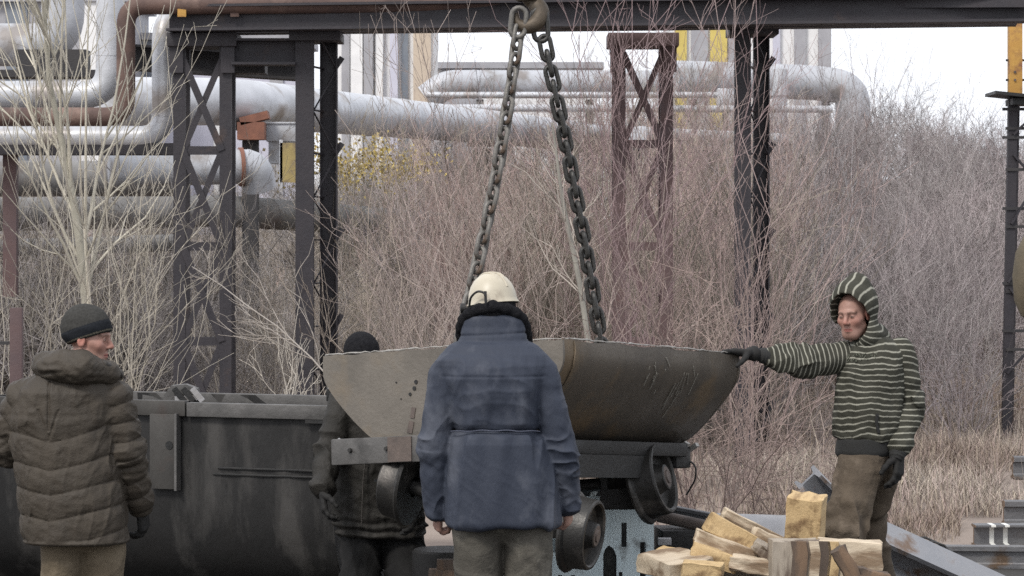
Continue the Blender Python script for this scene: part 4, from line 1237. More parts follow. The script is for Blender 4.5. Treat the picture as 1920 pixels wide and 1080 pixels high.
# ------------------------------------------------------------ heap of wood blocks
WG = "wood blocks in the heap"
def block(c, size, rx, ry, rz, m_, label, seed, name="wood_block", end=None):
    R_ = (Matrix.Rotation(rz, 3, 'Z') @ Matrix.Rotation(ry, 3, 'Y') @ Matrix.Rotation(rx, 3, 'X'))
    o = thing(name, c, label, "wood block", WG)
    bm = bmesh.new()
    bmesh.ops.create_cube(bm, size=1)
    bmesh.ops.subdivide_edges(bm, edges=bm.edges[:], cuts=3, use_grid_fill=True)
    r_ = random.Random(seed)
    for v in bm.verts:
        v.co = Vector((v.co.x * size[0], v.co.y * size[1], v.co.z * size[2]))
        v.co += Vector((r_.uniform(-1, 1), r_.uniform(-1, 1), r_.uniform(-1, 1))) * .0055
    bmesh.ops.bevel(bm, geom=[e for e in bm.edges if len(e.link_faces) == 2 and e.calc_face_angle(0) > .9], offset=.004, segments=1, affect='EDGES')
    me = bpy.data.meshes.new("block")
    bm.to_mesh(me); bm.free()
    me.shade_smooth(); me.set_sharp_from_angle(angle=math.radians(30))
    b_ = link("block", me, M[m_], o)
    b_.rotation_euler = R_.to_euler()
    if end:                                            # bark strip or stained face of a split block
        for (ox, w_, mm_) in end:
            q = bmesh.new(); bmesh.ops.create_cube(q, size=1)
            bmesh.ops.subdivide_edges(q, edges=q.edges[:], cuts=3, use_grid_fill=True)
            for v in q.verts:
                v.co = Vector((v.co.x * w_ + ox + (.006 * math.sin(v.co.z * 9) if True else 0), v.co.y * .012 - size[1] / 2 - .0035, v.co.z * size[2] * .985))
            me = bpy.data.meshes.new("bark_strip"); q.to_mesh(me); q.free(); me.shade_smooth(); me.set_sharp_from_angle(angle=.5)
            s_ = link("bark_strip", me, M[mm_], o); s_.rotation_euler = R_.to_euler()
    return o
YW = 13.4
block(P(1511, 970, 13.40), (.165, .13, .215), .18, .10, -.28, 'wood_yellow', "yellow block standing upright on top of the heap", 1)
block(P(1384, 1008, 13.35), (.33, .10, .085), 0, .50, .15, 'wood_yellow', "yellow billet sloping across the top of the heap", 2)
block(P(1410, 993, 13.62), (.32, .10, .07), 0, .48, .1, 'wood_pale', "pale billet lying behind the sloping yellow billet", 3)
block(P(1366, 1027, 13.30), (.33, .10, .065), 0, .38, .05, 'wood_pale', "pale billet under the sloping yellow billet", 4)
block(P(1340, 1045, 13.24), (.22, .10, .075), 0, .36, -.10, 'wood_yellow', "short yellow billet third from the top on the heap's left slope", 5)
block(P(1409, 1060, 13.18), (.19, .12, .068), 0, .10, -.25, 'wood_pale', "pale billet with a knot left of the weathered split block", 6)
block(P(1266, 1058, 13.2), (.25, .26, .085), .10, -.06, .55, 'wood_pale', "broad pale slab at the heap's left end", 7)
block(P(1318, 1072, 13.0), (.185, .12, .085), 0, .08, -.2, 'wood_yellow', "yellow block lowest at the heap's left front", 8)
block(P(1488, 1060, 13.1), (.225, .14, .24), .0, .01, .05, 'wood_grey', "weathered split block with a dark bark stripe", 9, end=[(.015, .07, 'wood_dark'), (.085, .045, 'wood_pale')])
block(P(1592, 1058, 13.1), (.285, .14, .22), .0, .03, -.05, 'wood_pale', "wide pale block at the heap's right end with an orange-brown edge", 10, end=[(-.115, .05, 'wood_dark'), (-.075, .05, 'wood_yellow')])
block(P(1455, 1018, 13.45), (.24, .09, .06), 0, .42, .2, 'wood_pale', "pale split billet behind the weathered split block, next to the upright block", 21)
block(P(1352, 985, 13.72), (.14, .08, .045), 0, .2, .3, 'wood_grey', "small weathered chip at the top left of the heap", 22)
block(P(1436, 1034, 13.22), (.13, .07, .05), .2, .6, -.1, 'wood_grey', "small dark-stained piece wedged between the billets and the split block", 23)
block(P(1247, 1046, 13.45), (.16, .14, .05), .1, -.2, .9, 'wood_yellow', "thin yellow slab lying on the broad pale slab", 24)
block(P(1590, 1066, 12.88), (.07, .07, .21), 0, -.52, 0, 'wood_dark', "dark brown stick leaning against the wide pale block", 11)
block(P(1632, 1081, 12.9), (.16, .08, .06), 0, .25, 0, 'wood_dark', "dark brown chunk at the heap's lower right corner", 12)
for k, (px, y_, z_, sx, sy, sz, lab) in enumerate(((1290, 13.2, .11, .62, .5, .22, "low squared log under the heap's left half"), (1540, 13.2, .11, .72, .5, .22, "low squared log under the heap's right half"),
                                              (1330, 13.3, .31, .60, .34, .17, "upper squared log under the heap's left half"), (1545, 13.3, .27, .55, .34, .10, "upper squared log under the heap's right half"))):
    block(Vector((px_x(px, 13.2), y_, z_)), (sx, sy, sz), 0, 0, .03 * k, 'wood_dark', lab, 30 + k, "squared_log")
block(Vector((px_x(1440, 13.5), 13.52, .44)), (.55, .2, .14), 0, .1, .0, 'wood_grey', "weathered filler log behind the sloping billets", 41, "squared_log")

# wire coil
o = thing("wire_coil", Vector((px_x(1718, 16.4), 16.4, 0)), "tangled coil of black wire lying before the slanting beam", "wire")
r_ = random.Random(6); pts = []
for k in range(120):
    a_ = k * 2 * math.pi / 22
    rr_ = .15 + .05 * math.sin(k * .31) + r_.uniform(-.01, .01)
    pts.append(Vector((px_x(1718, 16.4) + rr_ * 1.25 * math.cos(a_) + .02 * math.sin(k * .17), 16.35 + .05 * math.sin(k * .23), .02 + .17 + .75 * rr_ * math.sin(a_) * (.9 + .2 * math.sin(k * .11)))))
zmin = min(p.z for p in pts)
MB().tube([p - Vector((0, 0, zmin - .012)) for p in pts], .0065, 6).build("wire", M['black'], o)
# ------------------------------------------------------------ people: smooth-blended solids turned into one surface
A3 = lambda v: np.array(v, np.float32)

def d_cap(p, a, b, r1, r2):
    a, b = A3(a), A3(b)
    pa, ba = p - a, b - a
    t = np.clip((pa @ ba) / max(1e-9, float(ba @ ba)), 0, 1)
    return np.linalg.norm(pa - t[:, None] * ba, axis=1) - (r1 + t * (r2 - r1))

def d_flat(p, a, b, r1, r2, nrm, k):
    """capsule squeezed along nrm (k > 1 is thinner)"""
    a, b, n = A3(a), A3(b), A3(nrm); n = n / np.linalg.norm(n)
    pa, ba = p - a, b - a
    t = np.clip((pa @ ba) / max(1e-9, float(ba @ ba)), 0, 1)
    v = pa - t[:, None] * ba
    v = v + (k - 1) * (v @ n)[:, None] * n
    return (np.linalg.norm(v, axis=1) - (r1 + t * (r2 - r1))) / (1 + .35 * (k - 1))

def d_ell(p, c, r, R=None):
    q = p - A3(c)
    if R is not None: q = q @ R.T
    r = A3(r)
    k0 = np.linalg.norm(q / r, axis=1); k1 = np.linalg.norm(q / (r * r), axis=1) + 1e-9
    return k0 * (k0 - 1) / k1

def smin(a, b, k):
    h = np.clip(.5 + .5 * (b - a) / k, 0, 1)
    return b + (a - b) * h - k * h * (1 - h)
def smax(a, b, k): return -smin(-a, -b, k)

def wob(p, f, seed, st=(1, 1, 1)):
    r = np.random.RandomState(seed)
    p = p * A3(st)
    o = np.zeros(len(p), np.float32)
    for i in range(5):
        k = A3(r.normal(size=3) * f * (1 + .35 * i)); k2 = A3(r.normal(size=3) * f * .6)
        o += np.sin(p @ k + r.uniform(0, 6) + 1.6 * np.sin(p @ k2 + r.uniform(0, 6))) / (1 + .3 * i)
    return o / 3

def rid(p, f, seed, st=(1, 1, 1), k=3):
    """sharp crests like cloth folds"""
    return (1 - np.minimum(1, np.abs(wob(p, f, seed, st)) * 1.25)) ** k

def d_rings(p, zs, cx, cy, rx, ry, n=2.5, rot=0.0):
    """stack of rounded-box rings: zs ascending"""
    z = p[:, 2]
    zc = np.clip(z, zs[0], zs[-1])
    X, Y = p[:, 0] - np.interp(zc, zs, cx), p[:, 1] - np.interp(zc, zs, cy)
    if rot:
        c, s = math.cos(rot), math.sin(rot)
        X, Y = X * c + Y * s, -X * s + Y * c
    a, b = np.interp(zc, zs, rx), np.interp(zc, zs, ry)
    k = (np.abs(X / a) ** n + np.abs(Y / b) ** n) ** (1 / n)
    d = (k - 1) * np.minimum(a, b)
    dz = np.maximum(z - zs[-1], zs[0] - z)
    return smax(d, dz, .03)

def surf(f, lo, hi, h, B=4):
    """surface nets over the zero level of f, evaluated only near the surface"""
    lo = np.array(lo, np.float32)
    n = np.ceil((np.array(hi) - lo) / h / B).astype(int)
    N = n * B
    ax = [lo[i] + h * np.arange(N[i], dtype=np.float32) for i in range(3)]
    bx = [lo[i] + h * (np.arange(n[i], dtype=np.float32) * B + (B - 1) / 2) for i in range(3)]
    G = np.stack(np.meshgrid(*bx, indexing='ij'), -1).reshape(-1, 3)
    bv = np.concatenate([f(c) for c in np.array_split(G, max(1, len(G) // 200000))]).reshape(n)
    near = np.abs(bv) < h * B * 1.6 + .012
    val = np.repeat(np.repeat(np.repeat(bv, B, 0), B, 1), B, 2)
    mask = np.repeat(np.repeat(np.repeat(near, B, 0), B, 1), B, 2)
    I = np.argwhere(mask)
    pts = np.stack([ax[k][I[:, k]] for k in range(3)], 1)
    val[mask] = np.concatenate([f(c) for c in np.array_split(pts, max(1, len(pts) // 200000))])
    s = val < 0
    c = np.zeros(N - 1, np.int8)
    cor = [(i, j, k) for i in (0, 1) for j in (0, 1) for k in (0, 1)]
    for i, j, k in cor:
        c += s[i:N[0] - 1 + i, j:N[1] - 1 + j, k:N[2] - 1 + k]
    act = np.argwhere((c > 0) & (c < 8))
    vid = np.full(N - 1, -1, np.int32)
    vid[act[:, 0], act[:, 1], act[:, 2]] = np.arange(len(act))
    pos = np.zeros((len(act), 3), np.float32); cnt = np.zeros(len(act), np.float32)
    g = lambda o: val[act[:, 0] + o[0], act[:, 1] + o[1], act[:, 2] + o[2]]
    for a in cor:
        for d in range(3):
            if a[d] == 0:
                b = list(a); b[d] = 1
                fa, fb = g(a), g(b)
                m = (fa < 0) != (fb < 0)
                t = np.where(m, fa / np.where(m, fa - fb, 1), 0)
                q = np.tile(A3(a), (len(act), 1)); q[:, d] = t
                pos[m] += q[m]; cnt[m] += 1
    V = lo + h * (act + pos / cnt[:, None])
    Q = []
    for d in range(3):
        b_, c_ = (d + 1) % 3, (d + 2) % 3
        sl = [slice(None)] * 3; s2 = [slice(None)] * 3
        sl[d] = slice(0, N[d] - 1); s2[d] = slice(1, N[d])
        e = s[tuple(sl)] != s[tuple(s2)]
        E = np.argwhere(e)
        ok = (E[:, b_] > 0) & (E[:, c_] > 0) & (E[:, b_] < N[b_] - 1) & (E[:, c_] < N[c_] - 1)
        E = E[ok]
        def at(db, dc):
            x = E.copy(); x[:, b_] -= db; x[:, c_] -= dc
            return vid[x[:, 0], x[:, 1], x[:, 2]]
        q = np.stack([at(1, 1), at(0, 1), at(0, 0), at(1, 0)], 1)
        inside = s[E[:, 0], E[:, 1], E[:, 2]]
        q[~inside] = q[~inside][:, ::-1]
        Q.append(q)
    Q = np.concatenate(Q)
    Q = Q[(Q >= 0).all(1)]
    # one pass of smoothing
    acc = np.zeros_like(V); k = np.zeros(len(V), np.float32)
    for i in range(4):
        a, b = Q[:, i], Q[:, (i + 1) % 4]
        for x, y in ((a, b), (b, a)):
            np.add.at(acc, x, V[y]); np.add.at(k, x, 1)
    V = .5 * V + .5 * acc / np.maximum(k, 1)[:, None]
    return V, Q

def solid(name, f, lo, hi, h, mtl, parent, cols=None, vals=None):
    V, Q = surf(f, lo, hi, h)
    off = np.array(wloc(parent), np.float32)
    me = np_mesh(name, V - off, Q)
    if cols is not None: set_col(me, cols(V))
    if vals is not None:
        for k, fn in vals.items(): set_val(me, fn(V), k)
    return link(name, me, mtl, parent)

def bbox(pts, m):
    a = np.array([list(p) for p in pts])
    return a.min(0) - m, a.max(0) + m

# head in its own frame: x to its left... q = (side, forward, up)
def head_frame(c, fwd, up=(0, 0, 1)):
    f = Vector(fwd).normalized(); u = Vector(up)
    s = f.cross(u).normalized(); u = s.cross(f).normalized()
    return np.array([list(s), list(f), list(u)], np.float32), A3(c)

def head_sdf(p, fr, k=1.0):
    R, c = fr
    q = ((p - c) @ R.T) / k
    q = q.copy(); side = q[:, 0].copy(); q[:, 0] = np.abs(q[:, 0])
    d = d_ell(q, (0, -.012, .035), (.076, .096, .083))
    d = smin(d, d_ell(q, (0, .026, -.045), (.057, .064, .074)), .03)
    d = smin(d, d_cap(q, (0, .056, -.096), (.012, .056, -.096), .024, .022), .03)
    d = smin(d, d_cap(q, (.052, .005, -.06), (.022, .052, -.098), .018, .018), .03)      # jaw line
    d = smin(d, d_cap(q, (.006, .088, .024), (.040, .076, .022), .011, .010), .018)      # brow
    d = smin(d, d_cap(q, (.042, .060, -.022), (.050, .036, -.014), .022, .018), .025)    # cheekbone
    d = smax(d, -d_cap(q, (.031, .103, .004), (.034, .098, .004), .0150, .012), .018)    # socket
    d = smin(d, d_ell(q, (.031, .0765, .003), (.0135, .0125, .0115)), .004)              # eye with lids
    d = smin(d, d_cap(q, (0, .086, .016), (0, .108, -.026), .0085, .0125), .012)         # nose
    d = smin(d, d_cap(q, (.011, .094, -.031), (.012, .098, -.031), .0085, .008), .007)
    d = smax(d, -d_cap(q, (.006, .106, -.041), (.007, .100, -.040), .0032, .003), .003)
    d = smin(d, d_cap(q, (0, .0885, -.0605), (.021, .0785, -.0640), .0075, .004), .008)  # lips
    d = smin(d, d_cap(q, (0, .0870, -.0735), (.018, .0790, -.0705), .0080, .004), .008)
    d = smax(d, -d_cap(q, (0, .0985, -.0668), (.023, .0850, -.0668), .0035, .0025), .003)
    ear = d_ell(q, (.080, -.008, -.006), (.010, .019, .031))
    ear = smax(ear, -d_ell(q, (.090, -.002, -.004), (.007, .010, .018)), .006)
    d = smin(d, ear, .008)
    return d * k

def head_col(V, fr, k=1.0, red=1.0, stubble=.5, base=(.33, .195, .155)):
    R, c = fr
    q = ((V - c) @ R.T) / k
    x, y, z = np.abs(q[:, 0]), q[:, 1], q[:, 2]
    C = np.tile(A3(base), (len(V), 1))
    def blend(w, col):
        nonlocal C
        w = np.clip(w, 0, 1)[:, None]
        C = C * (1 - w) + A3(col) * w
    g = lambda cx, cy, cz, s: np.exp(-((x - cx) ** 2 + (y - cy) ** 2 + (z - cz) ** 2) / (s * s))
    blend(.55 * red * g(.042, .065, -.025, .03), (.35, .155, .12))
    blend(.5 * red * g(0, .112, -.026, .024), (.36, .14, .105))
    blend(.4 * red * g(.082, -.008, -.006, .03), (.50, .15, .11))
    blend(stubble * ((z < -.045) & (y > -.01)) * np.clip((-.042 - z) / .02, 0, 1), (.24, .155, .125))
    blend(.8 * ((np.abs(z + .0672) < .0095 - .18 * x * .9) & (x < .024) & (y > .07)), (.36, .13, .11))
    blend(.9 * ((np.abs(z + .0668) < .0018) & (x < .023) & (y > .07)), (.10, .04, .035))
    br = np.abs(z - (.0265 - .25 * np.abs(x - .03))) 
    blend(.5 * ((br < .0055) & (x > .012) & (x < .052) & (y > .055)), (.075, .045, .03))
    e = (np.sqrt(((x - .031) / 1.25) ** 2 + ((z - .003) * 1.9) ** 2) < .0095) & (y > .072)
    blend(.7 * e, (.25, .17, .14))  # eye whites darkened: shadow over the eyes put into the colour
    ir = (np.sqrt((x - .031) ** 2 + (z - .003) ** 2) < .0052) & (y > .072)
    blend(.7 * ir, (.035, .03, .025))
    lid = (np.abs(z - (.0085 - .12 * np.abs(x - .031))) < .0016) & (np.abs(x - .031) < .015) & (y > .068)
    blend(.5 * lid, (.12, .06, .05))
    blend(.9 * ((x < .016) & (np.abs(z + .040) < .004) & (x > .003) & (y > .092)), (.12, .045, .035))
    return C

def hand_caps(w, d, n, side, curl=.5, spread=.12, k=1.0, thumb=.6):
    """capsules of a palm, four bent fingers and a thumb; d to the fingers, n out of the palm, side to the thumb"""
    d, n = Vector(d).normalized(), Vector(n).normalized()
    n = (n - d * n.dot(d)).normalized()
    s = Vector(side); s = (s - d * s.dot(d) - n * s.dot(n)).normalized()
    w = Vector(w)
    caps = []
    for i, o in enumerate((.030, .010, -.011, -.030)):
        kn = w + d * (.092 - .004 * abs(i - 1)) * k + s * o * k
        caps.append((w + d * .012 * k + s * o * .7 * k, kn, .0165 * k, .0135 * k))
        L = (.074, .083, .077, .060)[i]
        dirv = (d + s * spread * (1.2 - i * .8)).normalized()
        p, ang = kn, 0
        for j, fr_ in enumerate((.45, .31, .24)):
            ang += curl * (.75, 1.0, .8)[j] * (1 + .10 * i)
            v = dirv * math.cos(ang) + n * math.sin(ang)
            q = p + v * L * fr_ * k
            caps.append((p, q, (.0108 - .0012 * j) * k, (.0100 - .0013 * j) * k))
            p = q
    p = w + d * .022 * k + s * .026 * k
    for j, L in enumerate((.042, .034, .027)):
        v = (d * (.62 + .18 * j) + s * (.75 - .28 * j) + n * (.25 + thumb * .5)).normalized()
        q = p + v * L * k
        caps.append((p, q, (.0150 - .002 * j) * k, (.0132 - .002 * j) * k)); p = q
    return caps

def caps_sdf(caps, k=.012):
    def f(p):
        d = None
        for a, b, r1, r2 in caps:
            e = d_cap(p, a, b, r1, r2)
            d = e if d is None else smin(d, e, k)
        return d
    return f

def glove(w, d, n, side, parent, curl, back, mtl='glove', k=1.12, cuff=.045, thumb=.6, name="glove", h=.0034):
    caps = hand_caps(w, d, n, side, curl, k=k, thumb=thumb)
    w_ = Vector(w); bk = Vector(back).normalized()
    caps.append((w_, w_ + bk * cuff, .031 * k, .036 * k))
    f0 = caps_sdf(caps, .009)
    f = lambda p: f0(p) + .0010 * wob(p, 160, 3)
    lo, hi = bbox([c[0] for c in caps] + [c[1] for c in caps], .05)
    return solid(name, f, lo, hi, h, M[mtl], parent)

def along(p, a, b):
    a, b = A3(a), A3(b); ba = b - a
    return np.clip(((p - a) @ ba) / float(ba @ ba), -.2, 1.2)

def sleeve_d(p, sh, el, wr, r, seed, ruck=.006, freq=46, squash=1.0):
    """jacket arm with ruck folds gathering round the elbow and wrist"""
    d = smin(d_cap(p, sh, el, r[0], r[1]), d_cap(p, el, wr, r[1], r[2]), .03)
    t1 = along(p, sh, el); t2 = along(p, el, wr)
    L1 = (Vector(el) - Vector(sh)).length; L2 = (Vector(wr) - Vector(el)).length
    s = np.where(t2 > 0, L1 + t2 * L2, t1 * L1)
    amp = ruck * (.35 + np.exp(-((s - L1) / .10) ** 2) + .8 * np.exp(-((s - L1 - L2) / .08) ** 2))
    ph = 3.0 * wob(p, 7, seed)
    return d - amp * (np.sin(s * freq + ph) * .45 + .4 * wob(p, 26, seed + 5) + .9 * rid(p, 13, seed + 8, (1, 1, 1.5)) - .2), s

def legs_d(p, hip, knee, ankle, r, seed, amp=.007):
    d = smin(d_cap(p, hip, knee, r[0], r[1]), d_cap(p, knee, ankle, r[1], r[2]), .04)
    t2 = along(p, knee, ankle); t1 = along(p, hip, knee)
    L2 = (Vector(ankle) - Vector(knee)).length
    s = np.where(t2 > 0, t2 * L2, (t1 - 1) * (Vector(knee) - Vector(hip)).length)
    a = amp * (.4 + np.exp(-(s / .12) ** 2) + 1.1 * np.exp(-((s - L2) / .10) ** 2))
    return d - a * (np.sin(s * 40 + 3.5 * wob(p, 6, seed)) * .35 + .5 * wob(p, 20, seed + 3, (1, 1, .6)) + 1.2 * rid(p, 10, seed + 9, (1, 1, .8)) - .3)

def boot(ankle, toe_dir, parent):
    a = Vector(ankle); td = Vector(toe_dir).normalized(); z = .035
    def f(p):
        d = d_cap(p, (a.x, a.y, .20), (a.x, a.y, .05), .058, .052)
        t = Vector((a.x, a.y, .045)) + td * .17
        d = smin(d, d_cap(p, (a.x - td.x * .04, a.y - td.y * .04, .045), t, .045, .042), .04)
        return smax(d, -p[:, 2] + .004, .006)
    c = Vector((a.x, a.y, .1)) + td * .07
    solid("boot", f, (c.x - .22, c.y - .22, -.01), (c.x + .22, c.y + .22, .28), .008, M['boot'], parent)

def person_body(o, fr, neck, sh, el, wr, hips, knees, ankles, chest_c, pelvis, hands, h=.0045, red=1, stubble=.5, k=1.0):
    R, c = fr
    caps = [(pelvis, chest_c, .11, .12)]
    for i in (0, 1):
        caps += [(chest_c, sh[i], .075, .05), (sh[i], el[i], .046, .038), (el[i], wr[i], .036, .026), (pelvis, hips[i], .09, .075), (hips[i], knees[i], .072, .05), (knees[i], ankles[i], .046, .036),
                 (ankles[i], Vector(ankles[i]) + Vector((0, -.02, -.03)), .036, .036)]
    f1 = caps_sdf(caps, .03)
    hc = [q for hnd in hands for q in hnd]
    f2 = caps_sdf(hc, .008) if hc else None
    nb = Vector(c) + Vector(np.array((0, -.022, -.075)) @ R)
    def f(p):
        d = f1(p)
        d = smin(d, d_cap(p, nb, neck, .053, .062), .03)
        d = smin(d, head_sdf(p, fr, k), .02)
        if f2 is not None: d = smin(d, f2(p), .012)
        return d
    allp = [pelvis, chest_c, Vector(c)] + list(sh) + list(el) + list(wr) + list(hips) + list(knees) + list(ankles) + [q[1] for q in hc]
    lo, hi = bbox(allp, .16)
    return solid("body", f, lo, hi, h, M['skin'], o, cols=lambda V: head_col(V, fr, k, red, stubble))

def PX(Y): return lambda px, py, dy=0.0: P(px, py, Y + dy) + Vector((0, 0, 0))

# ============ man in the blue coat, seen from behind
Y0 = 12.0
q = PX(Y0)
man = thing("person", (q(935, 0).x, Y0, 0), "man in blue work coat and cream hard hat, seen from behind in the middle", "person")
sh = [q(834, 706, .0), q(1015, 699, .0)]; el = [q(815, 838, -.01), q(1054, 845, -.01)]; wr = [q(818, 952, .05), q(1064, 942, .06)]
hips = [q(895, 985), q(990, 985)]; knees = [q(898, 1165, .02), q(993, 1165, .02)]; ank = [q(900, 1305), q(995, 1305)]
fr = head_frame(q(923, 578, .06), (.05, .96, -.28))
lh = hand_caps(q(822, 955, .05), (-.05, .35, -1), (.9, .25, .1), (.2, 1, .2), .85, k=.95)
rh = hand_caps(q(1064, 945, .06), (.05, .35, -1), (-.9, .25, .1), (-.2, 1, .2), .8, k=.95)
person_body(man, fr, q(925, 660, .03), sh, el, wr, hips, knees, ank, q(928, 720, .02), q(940, 960, .02), [lh, rh], h=.006, stubble=.3)
zz = lambda *py: [py_z(v, Y0) for v in py]
sc = F / Y0
tz = zz(985, 972, 900, 830, 808, 796, 740, 706, 684, 664, 648, 636, 614, 586)
tx = [px_x(v, Y0) for v in (943, 943, 938, 932, 930, 930, 929, 928, 927, 926, 925, 925, 925, 925)]
trx = [v / sc for v in (104, 104, 98, 86, 80, 80, 85, 99, 105, 99, 84, 64, 60, 57)]
tryy = [.165, .165, .16, .155, .148, .148, .158, .155, .145, .130, .115, .10, .095, .09]
tcy = [Y0 + v for v in (.0, .0, .0, .0, .01, .01, .0, .0, .005, .015, .025, .035, .045, .05)]
def coat(p):
    t = d_rings(p, tz, tx, tcy, trx, tryy, 2.35)
    z = p[:, 2]; x = p[:, 0]
    zc = py_z(806, Y0)
    below = np.clip((zc - z) / .03, 0, 1); above = np.clip((z - zc) / .03, 0, 1)
    ang = (x - px_x(930, Y0))
    t = t - below * (.0085 * np.sin(ang * 62 + 2.5 * wob(p, 5, 4, (1, 1, .3))) * np.exp(-(zc - z) / .16)
                     + .008 * wob(p, 13, 8, (1, 1, .32)) + .017 * rid(p, 6, 18, (1, 1, .40)))
    t = t - above * np.clip((py_z(662, Y0) - z) / .03, 0, 1) * (.006 * wob(p, 15, 9, (1.3, 1, .42)) + .015 * rid(p, 5.5, 21, (1.2, 1, .5)) + .007 * rid(p, 9, 27, (.7, 1, 1.1)) + .005 * np.sin(ang * 55 + 2 * wob(p, 6, 2)) * np.exp(-(z - zc) / .07))
    t = t + .0075 * np.exp(-((z - zc - .004 * np.sin(x * 40)) / .009) ** 2)                 # drawstring channel
    t = t + .0035 * np.exp(-((z - py_z(704, Y0)) / .005) ** 2)                                # yoke seam
    zz1, zz2 = py_z(640, Y0), py_z(627, Y0)
    t = t + .006 * np.exp(-((z - zz1) / .006) ** 2) + .004 * np.exp(-((z - zz2 - .05 * (x - px_x(925, Y0))) / .005) ** 2)
    d = t
    for i in (0, 1):
        s_, L_ = sleeve_d(p, sh[i], el[i], wr[i], (.071, .063, .056), 20 + i, .0095, 34)
        d = smin(d, s_, .014)
    d = smax(d, -(d_rings(p, [py_z(1020, Y0), py_z(955, Y0)], [px_x(943, Y0)] * 2, [Y0] * 2, [.20, .19], [.135, .13], 2.3)), .01)
    return d - .0015 * rid(p, 20, 12) + .0005
lo, hi = bbox([q(780, 585), q(1100, 990), q(930, 700, .3), q(930, 700, -.3)], .03)
jk = solid("jacket", coat, lo, hi, .0044, M['bluejk'], man)
def collar(p):
    d = None
    pts = [q(868, 640, .12), q(866, 612, .06), q(880, 588, .0), q(925, 574, -.04), q(968, 588, .0), q(984, 612, .06), q(988, 640, .12)]
    pts = cr(pts, 2)
    for a, b in zip(pts, pts[1:]):
        e = d_cap(p, a, b, .025, .025); d = e if d is None else smin(d, e, .01)
    return d + .002 * wob(p, 60, 3)
lo, hi = bbox([q(850, 560, -.12), q(1005, 660, .2)], .03)
solid("fur_collar", collar, lo, hi, .005, M['blackfur'], man)
def seam(z, py_off, w=.004):
    pts = []
    for k in range(29):
        x = px_x(846 + 166 * k / 28, Y0)
        i_ = (x - px_x(930, Y0)) / (92 / sc)
        y = Y0 + .01 - .155 * max(0, 1 - abs(i_) ** 2.35) ** (1 / 2.35)
        pts.append(Vector((x, y - .001, z + .002 * math.sin(k * .8) - .010 * i_ * i_)))
    return pts
MB().tube(seam(py_z(803, Y0), 0), .0026, 6).build("drawstring_seam", M['bluejk2'], jk)
def undercap(p):
    return d_cap(p, q(924, 575, .05), q(924, 560, .06), .098, .095)
lo, hi = bbox([q(860, 515, -.08), q(985, 625, .2)], .02)
solid("balaclava", undercap, lo, hi, .006, M['blackfur'], man)
hm = MB()
hc_ = q(924, 566, .06); hax = Vector((-.10, .10, 1)).normalized()
hm.lathe([(-.012, .109), (-.010, .113), (.0, .106), (.012, .1025), (.04, .099), (.07, .088), (.095, .070), (.112, .048), (.122, .024), (.125, 0)], hc_, hax, 48)
helm = hm.build("hard_hat", M['helmet'], man, angle=60)
R_ = frame(hax)
rb = MB()
for off_ in (-.022, 0, .022):
    pts = []
    for k in range(13):
        a_ = math.pi * (.12 + .76 * k / 12)
        pts.append(hc_ + R_ @ Vector((off_, -.1015 * math.cos(a_) * (1 - .1 * abs(off_) / .02), .125 * math.sin(a_) ** .85 * (1 - abs(off_) * .6))))
    rb.tube(pts, .0045, 6)
rb.build("crown_rib", M['helmet'], helm)
MB().tube(cr([q(880, 574, -.03), q(883, 558, -.045), q(895, 547, -.06), q(908, 550, -.07), q(911, 565, -.07)], 5), .005, 8).bar(q(910, 546, -.068), q(911, 568, -.072), .010, .006).build("lamp_cable", M['black'], helm)
ear = MB().lathe([(-.01, 0), (-.01, .02), (.008, .022), (.012, .012), (.012, 0)], q(868, 578, .05), (-1, 0, 0), 20).build("lamp_clip", M['black'], helm)
def trs(p):
    d = None
    for i in (0, 1):
        e = legs_d(p, hips[i], knees[i], ank[i], (.105, .092, .085), 40 + i, .010)
        d = e if d is None else smin(d, e, .022)
    return smin(d, d_ell(p, q(942, 955, .02), (.20, .14, .14)), .03) + .002 * wob(p, 30, 6)
lo, hi = bbox([q(840, 930), q(1060, 1330), q(940, 1000, .25), q(940, 1000, -.25)], .02)
solid("trousers", trs, lo, hi, .0065, M['trous_grey'], man)
for i in (0, 1): boot(ank[i], (0, 1, 0), man)

# ============ man in the quilted jacket at the left
Y0 = 12.5
q = PX(Y0)
man = thing("person", (q(150, 0).x, Y0, 0), "man in brown quilted jacket and dark knit cap, head turned right, at the left edge", "person")
sc = F / Y0
sh = [q(48, 745, .0), q(212, 745, .0)]; el = [q(12, 838, .10), q(238, 850, .02)]; wr = [q(18, 818, .32), q(262, 942, .12)]
hips = [q(120, 1000), q(195, 1000, .03)]; knees = [q(115, 1150, .03), q(190, 1150, .05)]; ank = [q(118, 1310), q(195, 1310, .03)]
fr = head_frame(q(166, 636, .02), (.96, -.16, -.06), (.06, 0, 1))
person_body(man, fr, q(142, 715, .02), sh, el, wr, hips, knees, ank, q(130, 770, .02), q(155, 985, .02), [], h=.0042, stubble=.35, red=1.1, k=.98)
zz = lambda *py: [py_z(v, Y0) for v in py]
tz = zz(1016, 1008, 985, 940, 880, 820, 770, 735, 708, 692, 680)
tx = [px_x(v, Y0) for v in (143, 142, 140, 136, 126, 119, 118, 124, 130, 136, 138)]
trx = [v / sc for v in (96, 99, 100, 100, 99, 98, 99, 94, 78, 60, 48)]
tryy = [.175, .178, .18, .18, .175, .172, .172, .162, .14, .115, .10]
tcy = [Y0 + v for v in (.0, .0, .0, .0, .0, .0, .0, .0, .01, .015, .02)]
def quilt(p):
    """V-shaped quilting rows: deeper seams, puffed between"""
    x = p[:, 0] - px_x(104, Y0)
    ph = (p[:, 2] - 1.25 - .19 * np.abs(x) * (.85 + .45 * (p[:, 0] > px_x(104, Y0))) + .020 * wob(p, 5, 5)) / .118
    fr_ = np.abs(np.sin(np.pi * ph))
    return fr_ ** .42
